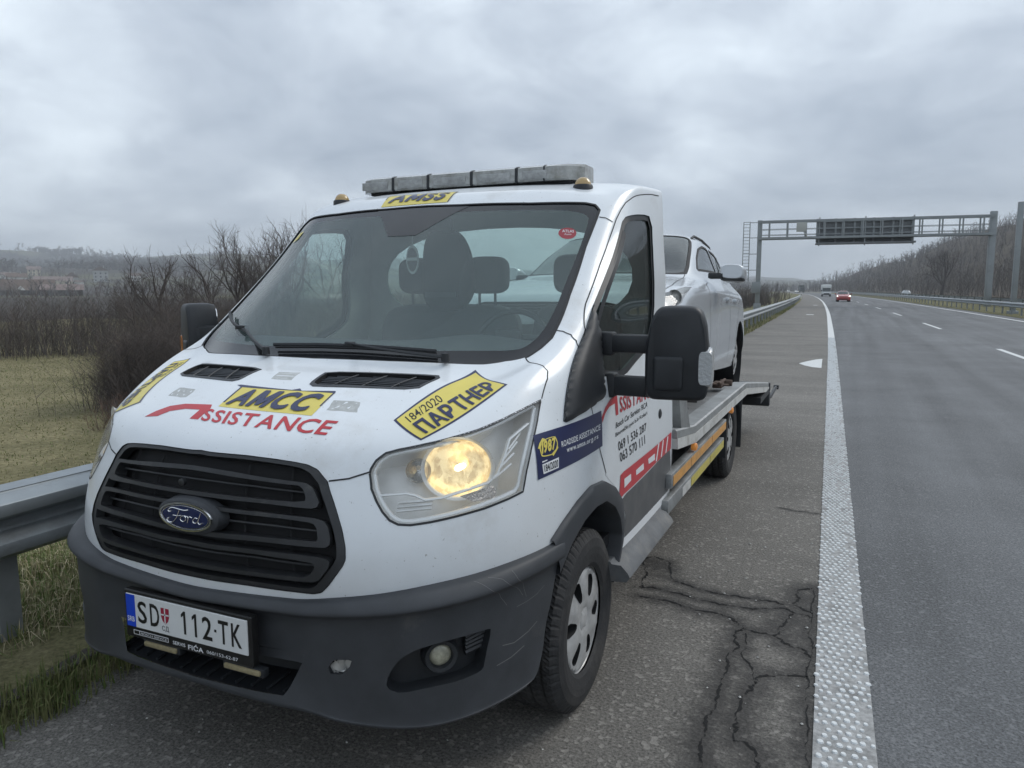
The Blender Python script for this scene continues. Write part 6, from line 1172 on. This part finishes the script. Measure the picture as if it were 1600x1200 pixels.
mb.box(-1.05, 1.05, 1.2, 6.4, .45, 2.75, 0, .12); mb.box(-1.02, 1.02, -.25, 1.3, 1.95, 2.78, 0, .18); mb.box(-.98, .98, -1.0, 1.3, .50, 1.12, 0, .14)
mb.add([(s*x_, y_, z_) for s in (-1, 1) for x_, y_, z_ in ((.95,-.5,1.1),(.90,.15,2.0),(.95,1.3,2.0),(.97,1.3,1.1))], [(0,1,2,3),(4,7,6,5)], 0); mb.build('body', mw, mh, angle=30)
mb = MB(); mb.add([(-.92,-.55,1.10),(.92,-.55,1.10),(.87,.12,1.97),(-.87,.12,1.97)], [(0,1,2,3)]); mb.build('windscreen', carglass, mh); mb = MB(); mb.box(-.6, .6, -1.03, -.98, .62, .82, 0, .01); mb.box(-.95, .95, -1.04, -.9, .34, .56, 0, .03); mb.box(-.85, .85, -.5, .3, 1.0, 1.08, 0); mb.build('grille', cblack, mh)
for s in (1, -1): mb = MB(); mb.box(min(s*.62, s*.92), max(s*.62, s*.92), -1.02, -.9, .80, .98, 0, .03); mb.build('headlight', refl, mh); mb = MB(); mb.box(min(s*1.0, s*1.2), max(s*1.0, s*1.2), -.15, .05, 1.2, 1.6, 0, .03); mb.build('wing_mirror', cblack, mh)
for yy in (-.1, 4.2):
    for s in (1, -1): mb = MB(); mb.lathe([(-.11,.1), (-.11,.33), (.11,.33), (.11,.1)], (s*.86, yy, .34), 'x', 20); mb.build('wheel', rubber, mh)
lr = empty('lorry', rp(430, 6.0), (0, 0, heading(430)), label='dark green box lorry far away at the bend', cat='lorry'); mb = MB(); mb.box(-1.25, 1.25, 1.8, 9, .9, 4.0, 0, .04); mb.build('box_body', mat('dark_green_paint', (.03,.045,.04), rough=.5), lr); mb = MB(); mb.box(-1.2, 1.2, -.4, 1.6, .6, 3.0, 0, .1); mb.build('cab', mat('lorry_cab_paint', (.06,.07,.07), rough=.4), lr)
mb = MB(); mb.box(-1.05, 1.05, -.44, -.38, 1.7, 2.6, 0, .02); mb.build('windscreen', carglass, lr)
for yy in (.3, 6.6):
    for s in (1, -1): mb = MB(); mb.lathe([(-.15,.1), (-.15,.48), (.15,.48), (.15,.1)], (s*1.0, yy, .5), 'x', 18); mb.build('wheel', rubber, lr)
# ================================================================ TREES AND THICKETS
bark = mat('dark_bark', (.062,.053,.047), rough=.95, var=.3, vscale=6); twigm = mat('twig_bark', (.085,.070,.064), rough=.95, var=.25, vscale=2); twig2 = mat('brown_twig', (.115,.090,.078), rough=.95, var=.25, vscale=2); twig3 = mat('grey_twig', (.12,.11,.098), rough=.95, var=.2, vscale=2)
def at_dir(dx, dy, D): return CAM_POS[0]+dx*D, CAM_POS[1]+dy*D
def bare_tree(h, seed, spread=.5, forks=3, depth=6, trunk=.028, low=.25, stems=1):
    g_ = np.random.default_rng(seed); T = MB(); B_ = MB()
    def grow(p, d, L, r, k):
        n = 4; pts = [np.array(p)]; dd = np.array(d, float)
        for i in range(n): dd = dd+g_.normal(0, .10+.03*(depth-k), 3)+np.array([0, 0, .05]); dd /= np.linalg.norm(dd); pts.append(pts[-1]+dd*L/n)
        (T if k == depth else B_).tube(pts, np.linspace(r, r*.55, n+1), 7 if k == depth else 5 if k > depth-2 else 3, caps=False)
        if k == 0: return
        nb = forks if k < depth else forks+3
        for j in range(nb):
            t_ = g_.uniform(.35 if k < depth else low, 1.0) if j else 1.0; q_ = pts[0]*0+pts[min(n, int(round(t_*n)))]; a_ = g_.uniform(0, 6.28); sp = spread*g_.uniform(.6, 1.4)*(1 if j else .5); perp = np.cross(dd, [math.cos(a_), math.sin(a_), .3]); perp /= np.linalg.norm(perp)+1e-9; nd = dd*math.cos(sp)+perp*math.sin(sp); nd[2] += .08
            grow(q_, nd/np.linalg.norm(nd), L*g_.uniform(.55, .80), max(r*(.42 if j else .58), .0055), k-1)
    for s in range(stems):
        a_ = g_.uniform(0, 6.28); d = np.array([.22*math.cos(a_), .22*math.sin(a_), 1]) if stems > 1 else np.array([g_.normal(0, .05), g_.normal(0, .05), 1]); grow(np.array([.15*math.cos(a_), .15*math.sin(a_), -.3])*(stems > 1)+np.array([0, 0, -.2]), d/np.linalg.norm(d), h*.36, h*trunk/ (1 if stems == 1 else 1.4), depth)
    zmax = max(v[2] for v in B_.V); f = h/zmax
    for m_ in (T, B_): m_.V = [(a*f, b2*f, c*f) for a, b2, c in m_.V]
    return T, B_
def plant_tree(nm, x, y, h, seed, label, group=None, bz=None, **kw):
    root = empty(nm, (x, y, float(ground(x, y))), label=label, cat='tree', group=group); T, B_ = bare_tree(h, seed, **kw); T.build('trunk', bark, root); B_.build('crown', twigm, root); return root
TL = [(-.768,.640,39,4.8,'twin-stemmed dark bare tree on the left of the thicket, left of the van mirror',dict(stems=2,spread=.36)), (-.757,.653,41,5.7,'dark bare tree with ivy-thick trunk just left of the van mirror',dict(spread=.42)), (-.735,.678,52,6.2,'slim bare tree between the thick-trunked tree and the round-crowned tree',dict(stems=2,spread=.36)), (-.722,.692,54,7.0,'round-crowned bare tree behind the thicket',dict(spread=.5)),
 (-.700,.714,47,7.4,'tall bare tree with upswept twigs beside the windscreen pillar',dict(spread=.5,stems=3)), (-.678,.735,44,7.6,'forked bare tree behind the windscreen pillar, lower half hidden by the bonnet',dict(spread=.5,stems=2)), (-.655,.755,46,8.4,'bare tree whose twigs rise above the windscreen pillar nearest the roof',dict(spread=.52,stems=2)), (-.60,.80,50,8.0,'bare tree seen only through the windscreen and the passenger window',dict(spread=.5,stems=2)), (-.52,.854,60,8.5,'bare tree seen through the cab behind the front seats',dict(spread=.5))]
for k, (dx, dy, D, h, lab, kw) in enumerate(TL): x, y = at_dir(dx, dy, D*1.04); plant_tree('bare_tree', x, y, h*.93, 40+k, lab, 'bare trees along the thicket', depth=5, forks=3, **kw)
def twigs(nm, pts, h0, h1, mats, label, cat='thicket', wd=(.010, .022), per=7, spread=.55, kind='stuff', wmul=None, parent=None):
    V = []; F = []; mi = []; up = np.array([0, 0, 1.0])
    for (x, y, z) in pts:
        h = RNG.uniform(h0, h1); base = np.array([x, y, z-.1]); lean = RNG.normal(0, .22, 2); c = RNG.integers(0, len(mats)); s_ = wmul(x, y) if wmul else 1.0
        main = base+np.array([lean[0]*h, lean[1]*h, h]); segs = [(base, main, 1.3)]
        for k in range(per):
            t_ = RNG.uniform(.12, .95); p = base+(main-base)*t_; a_ = RNG.uniform(0, 6.28); L = h*RNG.uniform(.18, .5)*(1.1-t_*.6); q_ = p+np.array([math.cos(a_)*spread*L, math.sin(a_)*spread*L, L*RNG.uniform(.3, 1.0)]); segs.append((p, q_, .7)); a2 = a_+RNG.normal(0, .9); L2 = L*.6; m_ = p+(q_-p)*RNG.uniform(.4, .9); segs.append((m_, m_+np.array([math.cos(a2)*spread*L2, math.sin(a2)*spread*L2, L2*RNG.uniform(.2, 1)]), .55))
        for p, q_, w_ in segs:
            d = q_-p; sd = np.cross(d, RNG.normal(0, 1, 3)); sd /= np.linalg.norm(sd)+1e-9; ww = RNG.uniform(*wd)*w_*s_*.5; s2 = np.cross(d/np.linalg.norm(d), sd); b_ = len(V)
            V += [p+sd*ww, p-sd*ww*.5+s2*ww*.86, p-sd*ww*.5-s2*ww*.86, q_]; F += [(b_, b_+1, b_+3), (b_+1, b_+2, b_+3), (b_+2, b_, b_+3)]; mi += [c]*3
    o = mesh_obj(nm, V, F, mats, parent, mi, smooth=False)
    return tag(o, label, cat, kind=kind) if not parent else o
def scatter(path, wid, n):
    P = np.array(path, float); L = resample(P, .5, False); k = RNG.integers(0, len(L), n); return L[k]+RNG.normal(0, 1, (n, 2))*wid
def gp(P): return [(a, b, float(c)) for (a, b), c in zip(P, ground(P[:, 0], P[:, 1]))]
dist_w = lambda x, y: max(1.0, math.hypot(x, y)/38)
P = scatter([(-48, 6), (-40, 14), (-34.5, 21), (-31, 28), (-28, 37), (-26, 52)], 1.5, 4600); P = P[(P[:, 0] < -20)]; twigs('thicket', gp(P), 1.5, 3.2, [twig2, twigm, twig3, bark], 'tangled brown leafless thicket at the far edge of the field', per=8, wmul=dist_w)
P = scatter([(-52, 12), (-42, 24), (-36, 38), (-32, 60), (-27, 90), (-22, 120)], 4.0, 3000); twigs('thicket', gp(P), 1.8, 3.6, [twig3, twigm, twig2], 'taller grey leafless brushwood standing behind the brown thicket', per=8, wmul=dist_w)
for k, (x, y, r, h, n, lab) in enumerate([(-14.4, 11.8, 1.35, 2.0, 1500, 'dense dark leafless bush nearest to the bonnet'), (-17.0, 16.0, 1.6, 2.5, 1200, 'dense dark leafless bush further back in the field beside the bonnet'), (-12.2, 9.3, .6, .75, 200, 'low reddish leafless bush beside the guardrail')]):
    root = empty('bush', (x, y, float(ground(x, y))), label=lab, cat='bush', group='leafless bushes in the field'); P = [(a, b2, 0.0) for a, b2 in RNG.normal(0, r*.46, (n, 2))]; twigs('stems', P, h*.5, h*1.1, [bark, twigm, twig2] if k < 2 else [twig2, mat('russet_twig', (.13,.075,.05), rough=.95)], '', parent=root, per=9, wd=(.006, .012), spread=.8)
P = scatter([(-10, 104), (-11, 112), (-16, 125)], 1.9, 500); twigs('thicket', gp(P), 1.6, 3.2, [bark, twigm, twig2], 'dark leafless scrub behind the left gantry post', per=7, wmul=dist_w)
# wood on the hill to the right
P = []
while len(P) < 4600:
    y = RNG.uniform(95, 640) if len(P) < 3400 else RNG.uniform(30, 260); d = 26.5+abs(RNG.normal(0, 1))*(18+y*.12) if RNG.random() < .55 else RNG.uniform(27, 150); x = float(xe(y))+d
    if (x-1.9)/(y+1.6) < .36 or (len(P) >= 3400 and x < 190): P.append((x, y))
P = np.array(P); twigs('hill_wood', gp(P), 3.2, 6.8, [twig3, twigm, bark, mat('pale_trunk', (.12,.105,.09), rough=.95)], 'leafless brown wood covering the hillside to the right of the motorway', 'wood', per=7, wd=(.05, .09), spread=.6, wmul=lambda x, y: max(1.0, math.hypot(x, y)/150))
x, y = 1.887+.062*205, 203.; plant_tree('bare_tree', x+6.5, y, 12.5, 90, 'large spreading bare tree in front of the hillside wood', depth=5, forks=4, spread=.62, trunk=.035)
P = np.c_[RNG.uniform(-150, 30, 900), RNG.uniform(700, 900, 900)]; twigs('far_treeline', gp(P), 5, 11, [twigm, twig3], 'dark line of distant trees where the motorway disappears', 'wood', per=6, wd=(.3, .5), spread=.7)
P = np.c_[RNG.uniform(-60, -16, 500), RNG.uniform(430, 560, 500)]; P = P[P[:, 0] < xe(P[:, 1])-10]; twigs('far_hedge', gp(P), 2, 5, [twigm, twig3], 'distant leafless hedge left of the motorway bend', 'hedge', per=6, wd=(.15, .3), spread=.7)
# ridge woods far left
P = []
for k in range(46):
    az = RNG.uniform(.80, 1.08); D = RNG.choice([RNG.uniform(900, 1500), RNG.uniform(1500, 1850)]); cx_, cy_ = -D*math.sin(az), D*math.cos(az); n = RNG.integers(40, 110); P += list(np.c_[cx_+RNG.normal(0, 60, n), cy_+RNG.normal(0, 14, n)])
P = np.array(P); twigs('ridge_wood', gp(P), 6, 11, [twigm, bark], 'dark clumps of woodland on the far ridge to the left', 'wood', per=9, wd=(1.2, 2.2), spread=1.3)
P = []
for k in range(70):
    az = RNG.uniform(.78, 1.10); D = RNG.uniform(330, 900); cx_, cy_ = -D*math.sin(az), D*math.cos(az); n = RNG.integers(4, 16); P += list(np.c_[cx_+RNG.normal(0, 16, n), cy_+RNG.normal(0, 8, n)])
P = np.array(P); twigs('village_trees', gp(P), 4, 8, [twigm, twig3, twig2], 'bare trees and hedges scattered between the village houses', 'trees', per=8, wd=(.35, .6), spread=.8)
# ================================================================ VILLAGE
rooft = mat('red_brown_roof_tiles', (.19,.14,.125), rough=.85, var=.2, vscale=.6); roofb = mat('old_brown_roof_tiles', (.12,.085,.065), rough=.9, var=.2, vscale=.6); wallw = mat('white_render', (.66,.66,.63), rough=.85, var=.06, vscale=.4); wallg = mat('grey_block_wall', (.33,.33,.32), rough=.9, var=.1, vscale=.5); wallo = mat('pale_ochre_render', (.50,.44,.33), rough=.9); woodw = mat('dark_board_wall', (.06,.055,.05), rough=.9, var=.3, vscale=.7); win_m = mat('dark_window_glass', (.03,.035,.04), rough=.1)
def house(nm, dx, dy, D, w_, dp, h, rh, wall, roofm, label, cat='house', yaw=None, zoff=0.0, gable=False, nwin=3, floors=1, dormer=False):
    x, y = at_dir(dx, dy, D); az = math.atan2(dx, dy); root = empty(nm, (x, y, float(ground(x, y))+zoff-.2), (0, 0, -az if yaw is None else -az+yaw), label=label, cat=cat, group='village buildings on the left')
    mb = MB(); mb.box(-w_/2, w_/2, 0, dp, -1.5, h); mb.build('wall', wall, root, smooth=False); mb = MB(); o_ = .5
    V = [(-w_/2-o_, -o_, h-.15), (w_/2+o_, -o_, h-.15), (w_/2+o_, dp+o_, h-.15), (-w_/2-o_, dp+o_, h-.15)]
    if gable: V += [(0, -o_, h+rh), (0, dp+o_, h+rh)]; F = [(0,4,5,3), (1,2,5,4), (0,1,4), (2,3,5), (0,3,2,1)]
    else: V += [(-w_/2-o_, dp/2, h+rh), (w_/2+o_, dp/2, h+rh)]; F = [(0,1,5,4), (3,4,5,2), (0,4,3), (1,2,5), (0,3,2,1)]
    mb.add(V, F); rf = mb.build('roof', roofm, root, smooth=False)
    if cat == 'house': mb = MB(); mb.box(w_*.2, w_*.2+.5, dp*.4, dp*.4+.5, h, h+rh+.7); mb.build('chimney', wallg, rf, smooth=False)
    if dormer: mb = MB(); mb.add([(w_*.12, -.8, h-.1), (w_*.12+4, -.8, h-.1), (w_*.12+2, -.8, h+2.0), (w_*.12, 3, h-.1), (w_*.12+4, 3, h-.1), (w_*.12+2, 3.2, h+2.0)], [(0,1,2), (0,2,5,3), (1,4,5,2)]); mb.build('dormer', wallw, rf, smooth=False)
    for f_ in range(floors):
        for k in range(nwin):
            xx_ = -w_/2+w_*(k+.5)/nwin; zz = .9+f_*2.8; mb = MB(); mb.box(xx_-.55, xx_+.55, -.06, .02, zz, zz+1.3); mb.build('window', win_m, root, smooth=False)
house('barn', -.855, .52, 430, 42, 10, 2.6, 5.2, woodw, roofb, 'long brown-roofed barn with a small white gable at the left edge', 'barn', dormer=True, nwin=2); house('barn', -.824, .566, 400, 17, 8, 3.0, 2.6, woodw, rooftile if False else rooft, 'open barn with red roof and dark boarded walls', 'barn', nwin=2)
house('house', -.847, .531, 610, 11.5, 9, 6.2, 3.0, wallw, roofb, 'white two-storey house behind the long barn', floors=2); house('house', -.818, .575, 680, 10, 9, 4.5, 4.0, wallg, roofb, 'grey gabled house left of the small bright white house', gable=True, floors=1); house('house', -.814, .581, 590, 5.5, 5, 4.0, 1.2, wallw, roofb, 'small bright white house with a low roof', nwin=2); house('house', -.801, .599, 700, 11, 10, 9.5, 3.5, wallg, roofb, 'tall grey unfinished house in the middle of the village', floors=3, nwin=3, gable=True); house('house', -.828, .560, 640, 24, 9, 3.4, 3.0, wallo, rooft, 'long low pinkish-roofed house behind the open barn'); house('house', -.852, .523, 720, 12, 8, 4.5, 2.5, wallw, rooft, 'half-hidden white house at the far left edge'); house('house', -.779, .627, 720, 9, 8, 4.5, 2.5, wallw, roofb, 'white house at the right end of the village near the trees'); house('house', -.838, .545, 780, 10, 8, 5.5, 3, wallo, rooft, 'ochre house higher up between the white house and the pink-roofed house', floors=2)
# ================================================================ HAZE
hz = MB(); hz.box(-2600, 2600, -1000, 3200, -6, 175); hzm = bpy.data.materials.new('pale_blue_air'); hzm.use_nodes = True; t = hzm.node_tree; t.nodes.clear(); o_ = N(t, 'ShaderNodeOutputMaterial'); pv = N(t, 'ShaderNodeVolumePrincipled'); pv.inputs['Color'].default_value = (.90,.95,1.0,1); pv.inputs['Density'].default_value = .00048; LK(t, pv.outputs[0], o_.inputs['Volume'])
h_ = hz.build('haze', hzm, smooth=False); h_['kind'] = 'stuff'; h_['label'] = 'pale bluish winter haze over the distant hills'; h_['category'] = 'haze'
